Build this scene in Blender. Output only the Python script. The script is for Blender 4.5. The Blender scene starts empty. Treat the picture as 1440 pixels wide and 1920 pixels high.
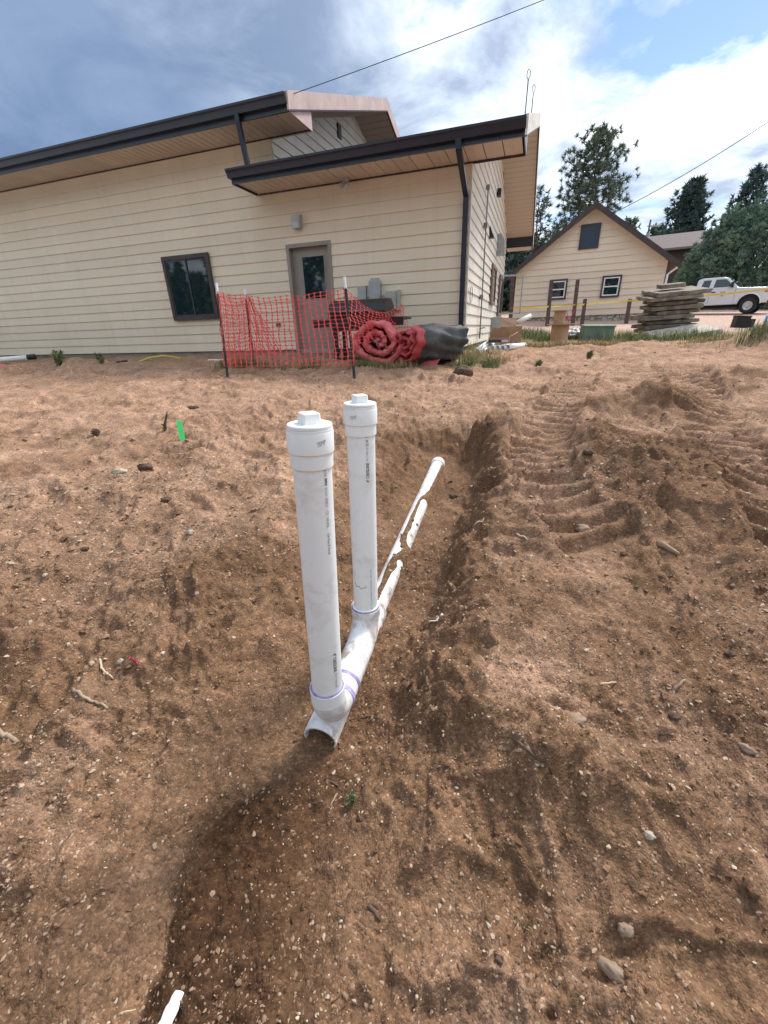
import bpy, math, random
import numpy as np
from mathutils import Vector, Matrix, Euler

random.seed(7)
SC = bpy.context.scene
COL = SC.collection

# ------------------------------------------------------------------ camera
FPX, PITCH, ROLL = 775.0, math.radians(23.67), math.radians(1.9)
FWD = Vector((0, math.cos(PITCH), -math.sin(PITCH)))
_R = Vector((1, 0, 0)); _D = FWD.cross(_R)
CR = _R * math.cos(ROLL) + _D * math.sin(ROLL)
CD = -_R * math.sin(ROLL) + _D * math.cos(ROLL)
cam_d = bpy.data.cameras.new('camera'); cam = bpy.data.objects.new('camera', cam_d); COL.objects.link(cam)
cam_d.sensor_fit = 'VERTICAL'; cam_d.sensor_height = 36.0; cam_d.sensor_width = 27.0
cam_d.lens = FPX / 1920 * 36.0
cam_d.clip_start = 0.05; cam_d.clip_end = 3000
m = Matrix.Identity(4)
for i in range(3):
    m[i][0] = CR[i]; m[i][1] = -CD[i]; m[i][2] = -FWD[i]
cam.matrix_world = m
SC.camera = cam

# ------------------------------------------------------------------ sky and sun
SUN_EL, SUN_AZ = math.radians(50), math.radians(44)      # azimuth from +Y towards +X
w = bpy.data.worlds.new('World'); SC.world = w; w.use_nodes = True
nt = w.node_tree; nt.nodes.clear()
def wn(t, **k):
    n = nt.nodes.new(t)
    for a, b in k.items(): setattr(n, a, b)
    return n
def wl(a, b): nt.links.new(a, b)
out = wn('ShaderNodeOutputWorld')
tc = wn('ShaderNodeTexCoord')
sep = wn('ShaderNodeSeparateXYZ'); wl(tc.outputs['Generated'], sep.inputs[0])
def wmath(op, a, b=None, c=None, clamp=False):
    n = wn('ShaderNodeMath', operation=op); n.use_clamp = clamp
    for i, q in enumerate((a, b, c)):
        if q is None: continue
        if isinstance(q, (int, float)): n.inputs[i].default_value = q
        else: wl(q, n.inputs[i])
    return n.outputs[0]
zc = wmath('MAXIMUM', sep.outputs[2], 0.0)
den = wmath('ADD', zc, 0.22)
cx = wmath('DIVIDE', sep.outputs[0], den); cy = wmath('DIVIDE', sep.outputs[1], den)
comb = wn('ShaderNodeCombineXYZ'); wl(cx, comb.inputs[0]); wl(cy, comb.inputs[1])
def wnoise(scale, detail, rough, offs, dist=0.0):
    mp = wn('ShaderNodeMapping'); mp.inputs['Location'].default_value = offs
    wl(comb.outputs[0], mp.inputs['Vector'])
    n = wn('ShaderNodeTexNoise'); n.inputs['Scale'].default_value = scale; n.inputs['Detail'].default_value = detail
    n.inputs['Roughness'].default_value = rough; n.inputs['Distortion'].default_value = dist
    wl(mp.outputs[0], n.inputs['Vector']); return n.outputs['Fac']
def wramp(fac, pts):
    r = wn('ShaderNodeValToRGB'); el = r.color_ramp.elements
    while len(el) < len(pts): el.new(0.5)
    for e, (p, c) in zip(el, pts): e.position = p; e.color = (*c, 1) if len(c) == 3 else c
    wl(fac, r.inputs[0]); return r.outputs[0]
cover = wnoise(1.55, 9, 0.62, (3.93, 6.28, 0), 0.25)
shade = wnoise(2.3, 8, 0.58, (8.1, 5.2, 2.0), 0.35)
big = wnoise(0.55, 2, 0.5, (1.3, 0.35, 4.0))
sky = wn('ShaderNodeTexSky', sky_type='NISHITA'); sky.sun_disc = False
sky.sun_elevation = SUN_EL; sky.sun_rotation = SUN_AZ; sky.air_density = 1.1; sky.dust_density = 1.0; sky.altitude = 2300
bg1 = wn('ShaderNodeBackground'); wl(sky.outputs[0], bg1.inputs[0]); bg1.inputs[1].default_value = 0.085
# a thick grey-blue cloud bank fills the west (towards -X), broken bright cumulus the east
fr_ = wn('ShaderNodeMapRange'); fr_.interpolation_type = 'SMOOTHSTEP'; wl(cy, fr_.inputs['Value']); fr_.inputs['From Min'].default_value = -0.3; fr_.inputs['From Max'].default_value = 0.5
west = wmath('MULTIPLY', wmath('MULTIPLY_ADD', cx, -0.45, 0.22, True), fr_.outputs[0])
bank = wmath('MULTIPLY_ADD', wmath('SUBTRACT', big, 0.5), 0.9, west, True)
cov2 = wmath('ADD', cover, wmath('MULTIPLY', bank, 0.30))
mask = wramp(cov2, [(0.385, (0, 0, 0)), (0.50, (1, 1, 1))])
ccol = wramp(shade, [(0.37, (0.25, 0.305, 0.40)), (0.49, (0.47, 0.53, 0.61)), (0.63, (0.84, 0.85, 0.865))])
mixc = wn('ShaderNodeMixRGB'); wl(wmath('MULTIPLY', bank, 2.3, None, True), mixc.inputs[0]); wl(ccol, mixc.inputs[1])
bcol = wramp(shade, [(0.30, (0.075, 0.118, 0.205)), (0.62, (0.135, 0.188, 0.285))])
wl(bcol, mixc.inputs[2])
bg2 = wn('ShaderNodeBackground'); wl(mixc.outputs[0], bg2.inputs[0]); bg2.inputs[1].default_value = 1.0
mx = wn('ShaderNodeMixShader'); wl(mask, mx.inputs[0]); wl(bg1.outputs[0], mx.inputs[1]); wl(bg2.outputs[0], mx.inputs[2])
wl(mx.outputs[0], out.inputs[0])

sun_d = bpy.data.lights.new('sun', 'SUN'); sun = bpy.data.objects.new('sun', sun_d); COL.objects.link(sun)
sun_d.energy = 2.0; sun_d.angle = math.radians(13); sun_d.color = (1.0, 0.95, 0.88)
sdir = Vector((math.sin(SUN_AZ) * math.cos(SUN_EL), math.cos(SUN_AZ) * math.cos(SUN_EL), math.sin(SUN_EL)))
sun.rotation_euler = sdir.to_track_quat('Z', 'Y').to_euler()
sun.location = (20, 20, 40)
SC.view_settings.view_transform = 'Standard'; SC.view_settings.look = 'None'
SC.view_settings.exposure = 1.14; SC.view_settings.gamma = 1.0; SC.view_settings.use_curve_mapping = False

# ------------------------------------------------------------------ helpers
def ray(px, py): return CR * ((px - 720) / FPX) + CD * ((py - 960) / FPX) + FWD
def at(px, py, depth): return ray(px, py) * depth           # a point at that depth along the optical axis
def at_z(px, py, z): v = ray(px, py); return v * (z / v.z)

MATS = {}
def new_mat(name):
    mt = bpy.data.materials.new(name); mt.use_nodes = True
    t = mt.node_tree; b = t.nodes['Principled BSDF']
    return mt, t, b
def add(t, typ, **k):
    n = t.nodes.new(typ)
    for a, b in k.items(): setattr(n, a, b)
    return n
def noise_node(t, vec, scale, detail=4, rough=0.55, dist=0.0):
    n = add(t, 'ShaderNodeTexNoise'); n.inputs['Scale'].default_value = scale; n.inputs['Detail'].default_value = detail
    n.inputs['Roughness'].default_value = rough; n.inputs['Distortion'].default_value = dist
    if vec is not None: t.links.new(vec, n.inputs['Vector'])
    return n.outputs['Fac']
def ramp_node(t, fac, pts):
    r = add(t, 'ShaderNodeValToRGB'); el = r.color_ramp.elements
    while len(el) < len(pts): el.new(0.5)
    for e, (p, c) in zip(el, pts):
        e.position = p; e.color = (c, c, c, 1) if isinstance(c, (int, float)) else (*c, 1)
    t.links.new(fac, r.inputs[0]); return r.outputs[0]
def mix_node(t, fac, a, b, typ='MIX'):
    n = add(t, 'ShaderNodeMixRGB', blend_type=typ)
    for i, q in enumerate((fac, a, b)):
        if isinstance(q, (int, float)): n.inputs[i].default_value = q
        elif isinstance(q, tuple): n.inputs[i].default_value = (*q, 1)
        else: t.links.new(q, n.inputs[i])
    return n.outputs[0]
def bump_node(t, b, height, strength=0.3, dist=0.01):
    n = add(t, 'ShaderNodeBump'); n.inputs['Strength'].default_value = strength; n.inputs['Distance'].default_value = dist
    t.links.new(height, n.inputs['Height']); t.links.new(n.outputs[0], b.inputs['Normal'])
def M(name, c1, c2=None, scale=6.0, rough=0.7, bump=0.0, bscale=60.0, metal=0.0, stretch=None, detail=5, spec=0.5, lo=0.35, hi=0.68, bdist=0.01, rand=0.0):
    if name in MATS: return MATS[name]
    mt, t, b = new_mat(name)
    tcn = add(t, 'ShaderNodeTexCoord'); vec = tcn.outputs['Object']
    if stretch:
        mp = add(t, 'ShaderNodeMapping'); mp.inputs['Scale'].default_value = stretch
        t.links.new(vec, mp.inputs['Vector']); vec = mp.outputs[0]
    col = None
    if c2 is not None:
        f = noise_node(t, vec, scale, detail)
        col = ramp_node(t, f, [(lo, c1), (hi, c2)])
    else:
        b.inputs['Base Color'].default_value = (*c1, 1)
    if rand:
        oi = add(t, 'ShaderNodeObjectInfo')
        r = ramp_node(t, oi.outputs['Random'], [(0.0, 1 - rand), (1.0, 1 + 0.0)])
        col = mix_node(t, 1.0, col if col is not None else c1, r, 'MULTIPLY')
    if col is not None: t.links.new(col, b.inputs['Base Color'])
    b.inputs['Roughness'].default_value = rough; b.inputs['Metallic'].default_value = metal
    b.inputs['Specular IOR Level'].default_value = spec
    if bump: bump_node(t, b, noise_node(t, vec, bscale, 6, 0.6), bump, bdist)
    MATS[name] = mt; return mt

class MB:
    """collects shapes and links them as one mesh object"""
    def __init__(s): s.v = []; s.f = []; s.mi = []
    def add(s, v, f, mi=0):
        o = len(s.v); s.v += [tuple(p) for p in v]; s.f += [tuple(i + o for i in q) for q in f]; s.mi += [mi] * len(f); return s
    def box(s, a, b, mi=0):
        (x0, y0, z0), (x1, y1, z1) = a, b
        v = [(x0, y0, z0), (x1, y0, z0), (x1, y1, z0), (x0, y1, z0), (x0, y0, z1), (x1, y0, z1), (x1, y1, z1), (x0, y1, z1)]
        return s.add(v, [(3, 2, 1, 0), (4, 5, 6, 7), (0, 1, 5, 4), (1, 2, 6, 5), (2, 3, 7, 6), (3, 0, 4, 7)], mi)
    def prism(s, poly, axis, a, b, mi=0):
        """poly: 2D points in the other two axes (x:(y,z) y:(x,z) z:(x,y)), extruded along axis from a to b"""
        n = len(poly)
        def P(p, c): return (c, p[0], p[1]) if axis == 'x' else (p[0], c, p[1]) if axis == 'y' else (p[0], p[1], c)
        v = [P(p, a) for p in poly] + [P(p, b) for p in poly]
        f = [tuple(range(n - 1, -1, -1)), tuple(range(n, 2 * n))] + [(i, (i + 1) % n, n + (i + 1) % n, n + i) for i in range(n)]
        ar = sum(poly[i][0] * poly[(i + 1) % n][1] - poly[(i + 1) % n][0] * poly[i][1] for i in range(n))
        flip = (ar < 0) ^ (axis == 'y') ^ (b < a)
        if flip: f = [q[::-1] for q in f]
        return s.add(v, f, mi)
    def tube(s, path, r, seg=10, cap=True, mi=0, hint=(0, 0, 1)):
        path = [Vector(p) for p in path]; n = len(path)
        rr = r if isinstance(r, (list, tuple)) else [r] * n
        T = [(path[min(i + 1, n - 1)] - path[max(i - 1, 0)]).normalized() for i in range(n)]
        h = Vector(hint)
        if abs(T[0].dot(h)) > 0.95: h = Vector((1, 0, 0)) if abs(T[0].x) < 0.9 else Vector((0, 1, 0))
        a = (h - T[0] * h.dot(T[0])).normalized(); v = []
        for i in range(n):
            a = (a - T[i] * a.dot(T[i])).normalized(); b = T[i].cross(a)
            for k in range(seg):
                q = 2 * math.pi * k / seg
                v.append(path[i] + (a * math.cos(q) + b * math.sin(q)) * rr[i])
        f = [(i * seg + k, i * seg + (k + 1) % seg, (i + 1) * seg + (k + 1) % seg, (i + 1) * seg + k) for i in range(n - 1) for k in range(seg)]
        if cap: f += [tuple(range(seg - 1, -1, -1)), tuple(range((n - 1) * seg, n * seg))]
        return s.add(v, f, mi)
    def lathe(s, prof, c=(0, 0), seg=32, mi=0, cap=True):
        """profile of (radius, z) from bottom to top round a vertical axis at c"""
        n = len(prof); v = []
        for r, z in prof:
            for k in range(seg):
                q = 2 * math.pi * k / seg; v.append((c[0] + r * math.cos(q), c[1] + r * math.sin(q), z))
        f = [(i * seg + k, i * seg + (k + 1) % seg, (i + 1) * seg + (k + 1) % seg, (i + 1) * seg + k) for i in range(n - 1) for k in range(seg)]
        if cap: f += [tuple(range(seg - 1, -1, -1)), tuple(range((n - 1) * seg, n * seg))]
        return s.add(v, f, mi)
    def build(s, name, mat, parent=None, loc=(0, 0, 0), rot=None, smooth=False, auto=None):
        me = bpy.data.meshes.new(name); me.from_pydata(s.v, [], s.f)
        for mm in (mat if isinstance(mat, (list, tuple)) else [mat]): me.materials.append(mm)
        if any(s.mi): me.polygons.foreach_set('material_index', s.mi)
        if smooth or auto: me.polygons.foreach_set('use_smooth', [True] * len(s.f))
        me.update()
        if auto: me.set_sharp_from_angle(angle=math.radians(auto))
        o = bpy.data.objects.new(name, me); COL.objects.link(o)
        o.location = loc
        if rot is not None: o.rotation_euler = rot
        if parent is not None: o.parent = parent
        return o
def tag(o, label=None, cat=None, group=None, kind=None):
    if label: o['label'] = label
    if cat: o['category'] = cat
    if group: o['group'] = group
    if kind: o['kind'] = kind
    return o
def thing(name, label, cat, loc=(0, 0, 0), rz=0.0, group=None):
    o = bpy.data.objects.new(name, None); COL.objects.link(o); o.empty_display_size = 0.2
    o.location = loc; o.rotation_euler = (0, 0, rz)
    return tag(o, label, cat, group)
def raw_mesh(name, V, Fa, mat, smooth=True, parent=None, loc=(0, 0, 0), attrs=None):
    """big meshes straight from numpy arrays; Fa is an (n,3) or (n,4) array"""
    me = bpy.data.meshes.new(name); V = np.asarray(V, np.float32); Fa = np.asarray(Fa, np.int32); k = Fa.shape[1]
    me.vertices.add(len(V)); me.vertices.foreach_set('co', V.ravel())
    me.loops.add(Fa.size); me.loops.foreach_set('vertex_index', Fa.ravel())
    me.polygons.add(len(Fa)); me.polygons.foreach_set('loop_start', np.arange(0, Fa.size, k, dtype=np.int32))
    me.polygons.foreach_set('use_smooth', np.full(len(Fa), smooth))
    if attrs:
        for an, av in attrs.items():
            a = me.attributes.new(an, 'FLOAT', 'POINT'); a.data.foreach_set('value', np.asarray(av, np.float32))
    me.update(calc_edges=True)
    for mm in (mat if isinstance(mat, (list, tuple)) else [mat]): me.materials.append(mm)
    o = bpy.data.objects.new(name, me); COL.objects.link(o); o.location = loc
    if parent is not None: o.parent = parent
    return o

# ------------------------------------------------------------------ noise
def pnoise(x, y, seed=0):
    x = np.asarray(x, float); y = np.asarray(y, float)
    xi = np.floor(x).astype(np.int64); yi = np.floor(y).astype(np.int64); xf = x - xi; yf = y - yi
    def g(ix, iy, dx, dy):
        h = (ix * 374761393 + iy * 668265263 + seed * 974634777) & 0xffffffff
        h = ((h ^ (h >> 13)) * 1274126177) & 0xffffffff; h = (h ^ (h >> 16)) & 0xffff
        a = h * (2 * math.pi / 65536.0)
        return np.cos(a) * dx + np.sin(a) * dy
    ux = xf * xf * xf * (xf * (xf * 6 - 15) + 10); uy = yf * yf * yf * (yf * (yf * 6 - 15) + 10)
    a = g(xi, yi, xf, yf); b = g(xi + 1, yi, xf - 1, yf); c = g(xi, yi + 1, xf, yf - 1); d = g(xi + 1, yi + 1, xf - 1, yf - 1)
    return (a + ux * (b - a)) * (1 - uy) + (c + ux * (d - c)) * uy
def fbm(x, y, seed=0, octv=4, gain=0.5):
    s = 0; amp = 1.0; f = 1.0
    for i in range(octv):
        s = s + amp * pnoise(x * f + 17.3 * i, y * f - 9.1 * i, seed + i); amp *= gain; f *= 2.03
    return s
def sstep(a, b, x):
    t = np.clip((x - a) / (b - a), 0, 1); return t * t * (3 - 2 * t)

# ------------------------------------------------------------------ ground (everything is measured from the lens, z = 0)
_BY = [-80, -6, -1, 0.0, 0.5, 1.0, 1.5, 2.0, 3.0, 4.0, 6.0, 8.0, 9.5, 11.0, 13.0, 16.0, 19.0, 22.0, 26.0, 40.0, 90.0, 400.0]
_BZ = [-3.0, -1.6, -1.43, -1.40, -1.35, -1.25, -1.13, -1.04, -0.925, -0.83, -0.665, -0.53, -0.47, -0.45, -0.42, -0.20, -0.04, 0.16, 0.38, 1.3, 6.0, 38.0]
_yy = np.linspace(-80, 400, 9601); _bz = np.interp(_yy, _BY, _BZ)
_k = np.hanning(25); _k /= _k.sum(); _bs = np.convolve(np.pad(_bz, 12, mode='edge'), _k, 'valid')
_near = np.linspace(-3, 30, 3301); _nb = np.interp(_near, _BY, _BZ); _k2 = np.hanning(41); _k2 /= _k2.sum()
_nb = np.convolve(np.pad(_nb, 20, mode='edge'), _k2, 'valid')
def base(x, y):
    y = np.asarray(y, float)
    return np.where((y > -2.5) & (y < 29), np.interp(y, _near, _nb), np.interp(y, _yy, _bs))
def ground_at(px, py, dz=0.0, fn=None):
    """where the sight line through a pixel meets the ground"""
    v = ray(px, py); fn = fn or base; t = 0.3
    while t < 60:
        p = v * t
        if p.z < float(fn(p.x, p.y)) + dz: break
        t += 0.02 + t * 0.004
    lo, hi = t - 0.02 - t * 0.004, t
    for _ in range(18):
        mid = (lo + hi) / 2; p = v * mid
        if p.z < float(fn(p.x, p.y)) + dz: hi = mid
        else: lo = mid
    return v * hi
def gpath(pts): return [ground_at(*p) for p in pts]
RUN_A = at_z(606, 1372, -1.375); RUN_B = at_z(822, 868, -1.10)        # the buried sewer run, near end and far end
def xc_of(y): return RUN_A.x + (RUN_B.x - RUN_A.x) * (y - RUN_A.y) / (RUN_B.y - RUN_A.y)
_edge = sorted([(p.y, p.x) for p in gpath([(945, 845), (928, 930), (906, 1010), (885, 1120), (870, 1190), (872, 1260), (884, 1330), (905, 1440), (945, 1570), (1010, 1690), (1030, 1760)])])
_ey, _ex = np.array([e[0] for e in _edge]), np.array([e[1] for e in _edge])
def seg_dist(x, y, path):
    """distance to a polyline, arc length along it and signed side"""
    best = np.full(x.shape, 1e9); arc = np.zeros(x.shape); side = np.zeros(x.shape); acc = 0.0
    for a, b in zip(path[:-1], path[1:]):
        dx, dy = b.x - a.x, b.y - a.y; L = math.hypot(dx, dy)
        t = np.clip(((x - a.x) * dx + (y - a.y) * dy) / (L * L), 0, 1)
        d = np.hypot(x - a.x - t * dx, y - a.y - t * dy)
        sg = np.sign((x - a.x) * dy - (y - a.y) * dx)
        u = d < best; best = np.where(u, d, best); arc = np.where(u, acc + t * L, arc); side = np.where(u, sg, side); acc += L
    return best, arc, side, acc
TRACKS = [(gpath([(1095, 700), (1075, 725), (1048, 765), (1018, 815), (1003, 870), (1030, 930), (1090, 990), (1160, 1050)]), 0.24, 0.165, 0.085),
          (gpath([(1270, 690), (1290, 730), (1320, 790), (1370, 860), (1440, 950), (1540, 1060)]), 0.30, 0.185, 0.095),
          (gpath([(760, 716), (860, 722), (960, 735), (1030, 745), (1090, 742)]), 0.30, 0.15, 0.045),
          (gpath([(1110, 672), (1190, 690), (1290, 735), (1360, 770)]), 0.25, 0.17, 0.060),
          (gpath([(345, 835), (385, 828), (425, 822)]), 0.10, 0.05, 0.018)]
MOUNDS = [  # pixel, height, radius across, radius along the sight, power
    ((1195, 772), 0.28, 0.36, 0.26), ((1275, 768), 0.14, 0.42, 0.25), ((1110, 835), 0.16, 0.20, 0.32), ((1160, 900), 0.15, 0.28, 0.30), ((1245, 890), 0.12, 0.35, 0.38), ((1300, 960), 0.10, 0.4, 0.4),
    ((785, 815), 0.22, 0.24, 0.20), ((905, 812), 0.15, 0.25, 0.18), ((1000, 900), 0.05, 0.25, 0.3), ((300, 815), 0.05, 0.5, 0.25), ((225, 860), 0.07, 0.22, 0.14),
    ((420, 1075), 0.10, 0.22, 0.13), ((490, 1040), 0.07, 0.25, 0.16), ((130, 1090), -0.06, 0.28, 0.2), ((340, 1210), 0.06, 0.16, 0.14), ((440, 1120), -0.05, 0.15, 0.1), ((420, 880), 0.06, 0.35, 0.2),
    ((1100, 1130), -0.07, 0.16, 0.12), ((1060, 1100), 0.05, 0.2, 0.10), ((1110, 1480), 0.07, 0.26, 0.12), ((1010, 1650), -0.05, 0.12, 0.1), ((1240, 1250), 0.04, 0.3, 0.2), ((1010, 1120), 0.05, 0.2, 0.15),
    ((60, 700), 0.16, 0.55, 0.30), ((170, 697), 0.22, 0.5, 0.28), ((300, 690), 0.08, 0.7, 0.3), ((645, 702), 0.07, 0.6, 0.2), ((740, 700), 0.05, 0.5, 0.2), ((1195, 650), 0.10, 0.35, 0.3), ((1130, 665), 0.10, 0.5, 0.25), ((1085, 655), 0.07, 0.4, 0.2),
    ((1510, 662), 0.60, 0.80, 0.7), ((1400, 652), 0.12, 0.5, 0.4), ((1420, 720), 0.16, 0.7, 0.5), ((1010, 700), 0.06, 0.5, 0.3), ((880, 690), 0.05, 0.4, 0.25),
    ((300, 1420), -0.04, 0.22, 0.14), ((120, 1400), 0.04, 0.2, 0.15), ((230, 1330), 0.04, 0.2, 0.12), ((60, 1200), 0.05, 0.25, 0.2), ((560, 1150), 0.05, 0.15, 0.2), ((420, 1490), 0.05, 0.25, 0.10)]
_MW = []
for (pp, hh, ra, rb) in MOUNDS:
    g = ground_at(*pp); az = math.atan2(g.x, g.y); _MW.append((g.x, g.y, hh, ra, rb, az))
_rs = np.random.RandomState(5)
FEET = [(x, y, _rs.uniform(0, 3.14), _rs.uniform(0.010, 0.034)) for x, y in zip(_rs.uniform(-4.5, 4.5, 100), _rs.uniform(0.9, 8.0, 100))]
def height(x, y, fine=True):
    x = np.asarray(x, float); y = np.asarray(y, float)
    z = base(x, y)
    dist = np.hypot(x, y); yard = sstep(15, 10, y) * sstep(-8, -2, y)
    # tread marks: the dirt is pressed smooth and ribbed where the machine drove
    wob0 = 0.05 * fbm(x * 4, y * 4, 60, 2); flat = np.zeros(x.shape); ribs = np.zeros(x.shape)
    for path, hw, pitch, amp in TRACKS:
        d, arc, side, L = seg_dist(x, y, path)
        brk = sstep(-0.30, 0.12, fbm(x * 1.5, y * 1.5, 77, 3)); ends = sstep(0, 0.15, arc) * sstep(L, L - 0.15, arc)
        inn = sstep(hw, hw * 0.88, d + wob0 * 1.6 + 0.04 * fbm(x * 11, y * 11, 79, 2)) * ends * (0.50 + 0.50 * brk)
        ph = (arc + 0.12 * d + wob0 * 0.5 + 0.014 * fbm(x * 14, y * 14, 78, 2)) / pitch; fr = ph - np.floor(ph)
        prof = np.where(fr < 0.70, fr / 0.70, (1 - fr) / 0.30)
        ribs = np.where(inn > flat, inn * amp * (prof - 0.8), ribs) + 0.45 * amp * np.exp(-((d - hw * 1.12) / 0.05) ** 2) * brk * ends; flat = np.maximum(flat, inn)
    keep = 1 - 0.90 * sstep(0.05, 0.5, flat)
    calm = 0.50 + 0.50 * sstep(-0.35, 0.30, fbm(x * 0.55 + 9, y * 0.55, 26, 2)) 
    calm = calm * (1 - 0.35 * sstep(3.2, 5.0, y))
    # swells, scuffed ridges, lumps
    z = z + yard * 0.055 * fbm(x * 0.9, y * 0.9, 3, 3)
    wx = x + 0.12 * fbm(x * 3, y * 3, 40, 3); wy = y + 0.12 * fbm(x * 3 + 7, y * 3, 41, 3)
    lump = fbm(wx * 2.6, wy * 2.6, 11, 4, 0.55)
    z = z + yard * 0.055 * lump * keep
    rid = np.clip(1 - np.abs(fbm(wx * 2.3, wy * 2.9, 21, 4, 0.55)) * 2.1, 0, 1)
    z = z + yard * 0.050 * rid ** 2 * calm * keep
    rough = sstep(-0.30, 0.25, fbm(x * 1.1 + 4, y * 1.1, 25, 3))
    for gx, gy, hh, ra, rb, az in _MW:
        u = (x - gx) * math.cos(az) - (y - gy) * math.sin(az); v = (x - gx) * math.sin(az) + (y - gy) * math.cos(az)
        q = (u / ra) ** 2 + (v / rb) ** 2
        mk = q < 9
        if mk.any(): z = z + np.where(mk, hh * np.exp(-np.minimum(q, 30) ** 0.8) * (1 + 0.35 * lump), 0)
    # trench
    wob = 0.055 * fbm(x * 4, y * 4, 60, 3) + 0.045 * fbm(x * 13, y * 13, 61, 3)
    xc = xc_of(y); xe = np.interp(y, _ey, _ex) + wob * 1.6 + 0.07 * fbm(x * 0.3 + 2, y * 2.1, 62, 3)
    zf = np.interp(y, [0.2, 0.6, 0.95, 1.08, 1.25, 1.6, 3.0, 3.9], [-1.40, -1.405, -1.412, -1.408, -1.365, -1.325, -1.165, -1.075])
    zf = zf + 0.25 * (np.abs(x - xc - 0.15)) ** 2 + 0.16 * sstep(0.10, 0.75, x - xc) * sstep(1.9, 0.9, y) + 0.020 * lump + 0.035 * np.clip(fbm(x * 5, y * 5, 63, 3), 0, 1) * sstep(0.05, 0.25, np.abs(x - xc))
    right = sstep(xe - 0.30, xe + 0.03, x) ** 1.2
    left = sstep(xc - 0.11, xc - 0.85, x + 1.5 * wob)
    head = sstep(3.66, 4.15, y + wob); foot = sstep(0.75, 0.15, y + wob)
    wgt = np.maximum(np.maximum(right, left), np.maximum(head, foot))
    z = np.where(zf < z, zf + (z - zf) * wgt, z)
    z = z + 0.035 * np.exp(-((x - xe - 0.12) / 0.18) ** 2) * sstep(0.5, 0.9, y) * sstep(4.2, 3.4, y) * (1 + 1.2 * lump)     # lip of the bank
    # footprints and scuffs
    for fx, fy, fa, fd in FEET:
        mk = (np.abs(x - fx) < 0.3) & (np.abs(y - fy) < 0.3)
        if mk.any():
            xx = x[mk] - fx; yy2 = y[mk] - fy
            u = xx * math.cos(fa) + yy2 * math.sin(fa); v = -xx * math.sin(fa) + yy2 * math.cos(fa)
            q = ((u + 0.5 * wob[mk]) / 0.15) ** 2 + ((v + 0.5 * wob[mk]) / 0.065) ** 2
            z[mk] += fd * (-np.exp(-q * q) + 0.7 * np.exp(-((np.sqrt(q) - 1.45) / 0.4) ** 2))
    z = z + ribs
    if fine:
        near = sstep(14, 4, dist)
        k_ = yard * near * keep * calm
        b1 = np.abs(fbm(wx * 7.5, wy * 7.5, 31, 3, 0.55)); b2 = np.abs(fbm(x * 19, y * 19, 32, 3, 0.6)); b3 = np.abs(fbm(x * 47, y * 47, 34, 2, 0.6))
        z = z + k_ * (0.046 * (b1 - 0.2) * (0.35 + 0.85 * rough) + 0.022 * (b2 - 0.2) * (0.30 + 0.9 * rough))
        z = z + k_ * 0.012 * np.clip(fbm(x * 24, y * 24, 33, 2) - 0.22, 0, 1) * 3 * rough
        z = z + sstep(6, 2, dist) * 0.0075 * (b3 - 0.2)
    pm = (x < 0.2) & (x > -1.3) & (y < 1.3) & (y > -0.8)
    if pm.any():
        sdp = poly_sd(x[pm], y[pm], _patch); z[pm] += 0.028 * sstep(-0.015, 0.05, sdp + 0.02 * fbm(x[pm] * 9, y[pm] * 9, 95, 4)) * sstep(1.0, 0.75, y[pm])
    # soil lying over the buried run, in uneven patches
    rx, ry = RUN_B.x - RUN_A.x, RUN_B.y - RUN_A.y; rl_ = math.hypot(rx, ry)
    al = ((x - RUN_A.x) * rx + (y - RUN_A.y) * ry) / rl_ ** 2; la = ((x - RUN_A.x) * ry - (y - RUN_A.y) * rx) / rl_
    mid = np.interp(al, [0.23, 0.30, 0.40, 0.44, 0.48, 0.60, 0.68, 0.725, 0.76, 0.85, 1.0], [0.0, 0.002, 0.004, 0.030, 0.004, 0.002, 0.0, 0.030, 0.040, 0.045, 0.05])
    hwd = np.interp(al, [0.23, 0.27, 0.40, 0.44, 0.48, 0.60, 0.66, 0.69, 0.725, 0.755, 0.85, 0.95, 1.0], [0.002, 0.016, 0.024, 0.046, 0.020, 0.016, 0.010, 0.012, 0.045, 0.016, 0.014, 0.010, 0.002])
    hwd = np.maximum(hwd * (1 + 0.6 * fbm(al * 18 + 3, la * 12, 66, 2)), 0.001); ee = 0.007 + 0.006 * fbm(x * 30, y * 30, 67, 2)
    top = RUN_A.z + (RUN_B.z - RUN_A.z) * al + np.sqrt(np.clip(0.0535 ** 2 - mid ** 2, 0.0004, None))
    cov = top + ee - (ee / hwd ** 2 + 9.0) * (la - mid) ** 2
    z = np.where((al > 0.235) & (al < 0.97) & (np.abs(la) < 0.075), np.maximum(z, cov), z)
    return z
def gz(x, y): return float(height(np.array([float(x)]), np.array([float(y)]))[0])
def gxy(px, py):
    p = ground_at(px, py)
    for _ in range(6):
        z = gz(p.x, p.y); q = ray(px, py)
        d = (p.y); p2 = q * (z / q.z)
        if p2.y <= 0 or abs(p2.y - p.y) > 1.0: break
        p = p * 0.5 + p2 * 0.5
    return Vector((p.x, p.y, gz(p.x, p.y)))

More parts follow.
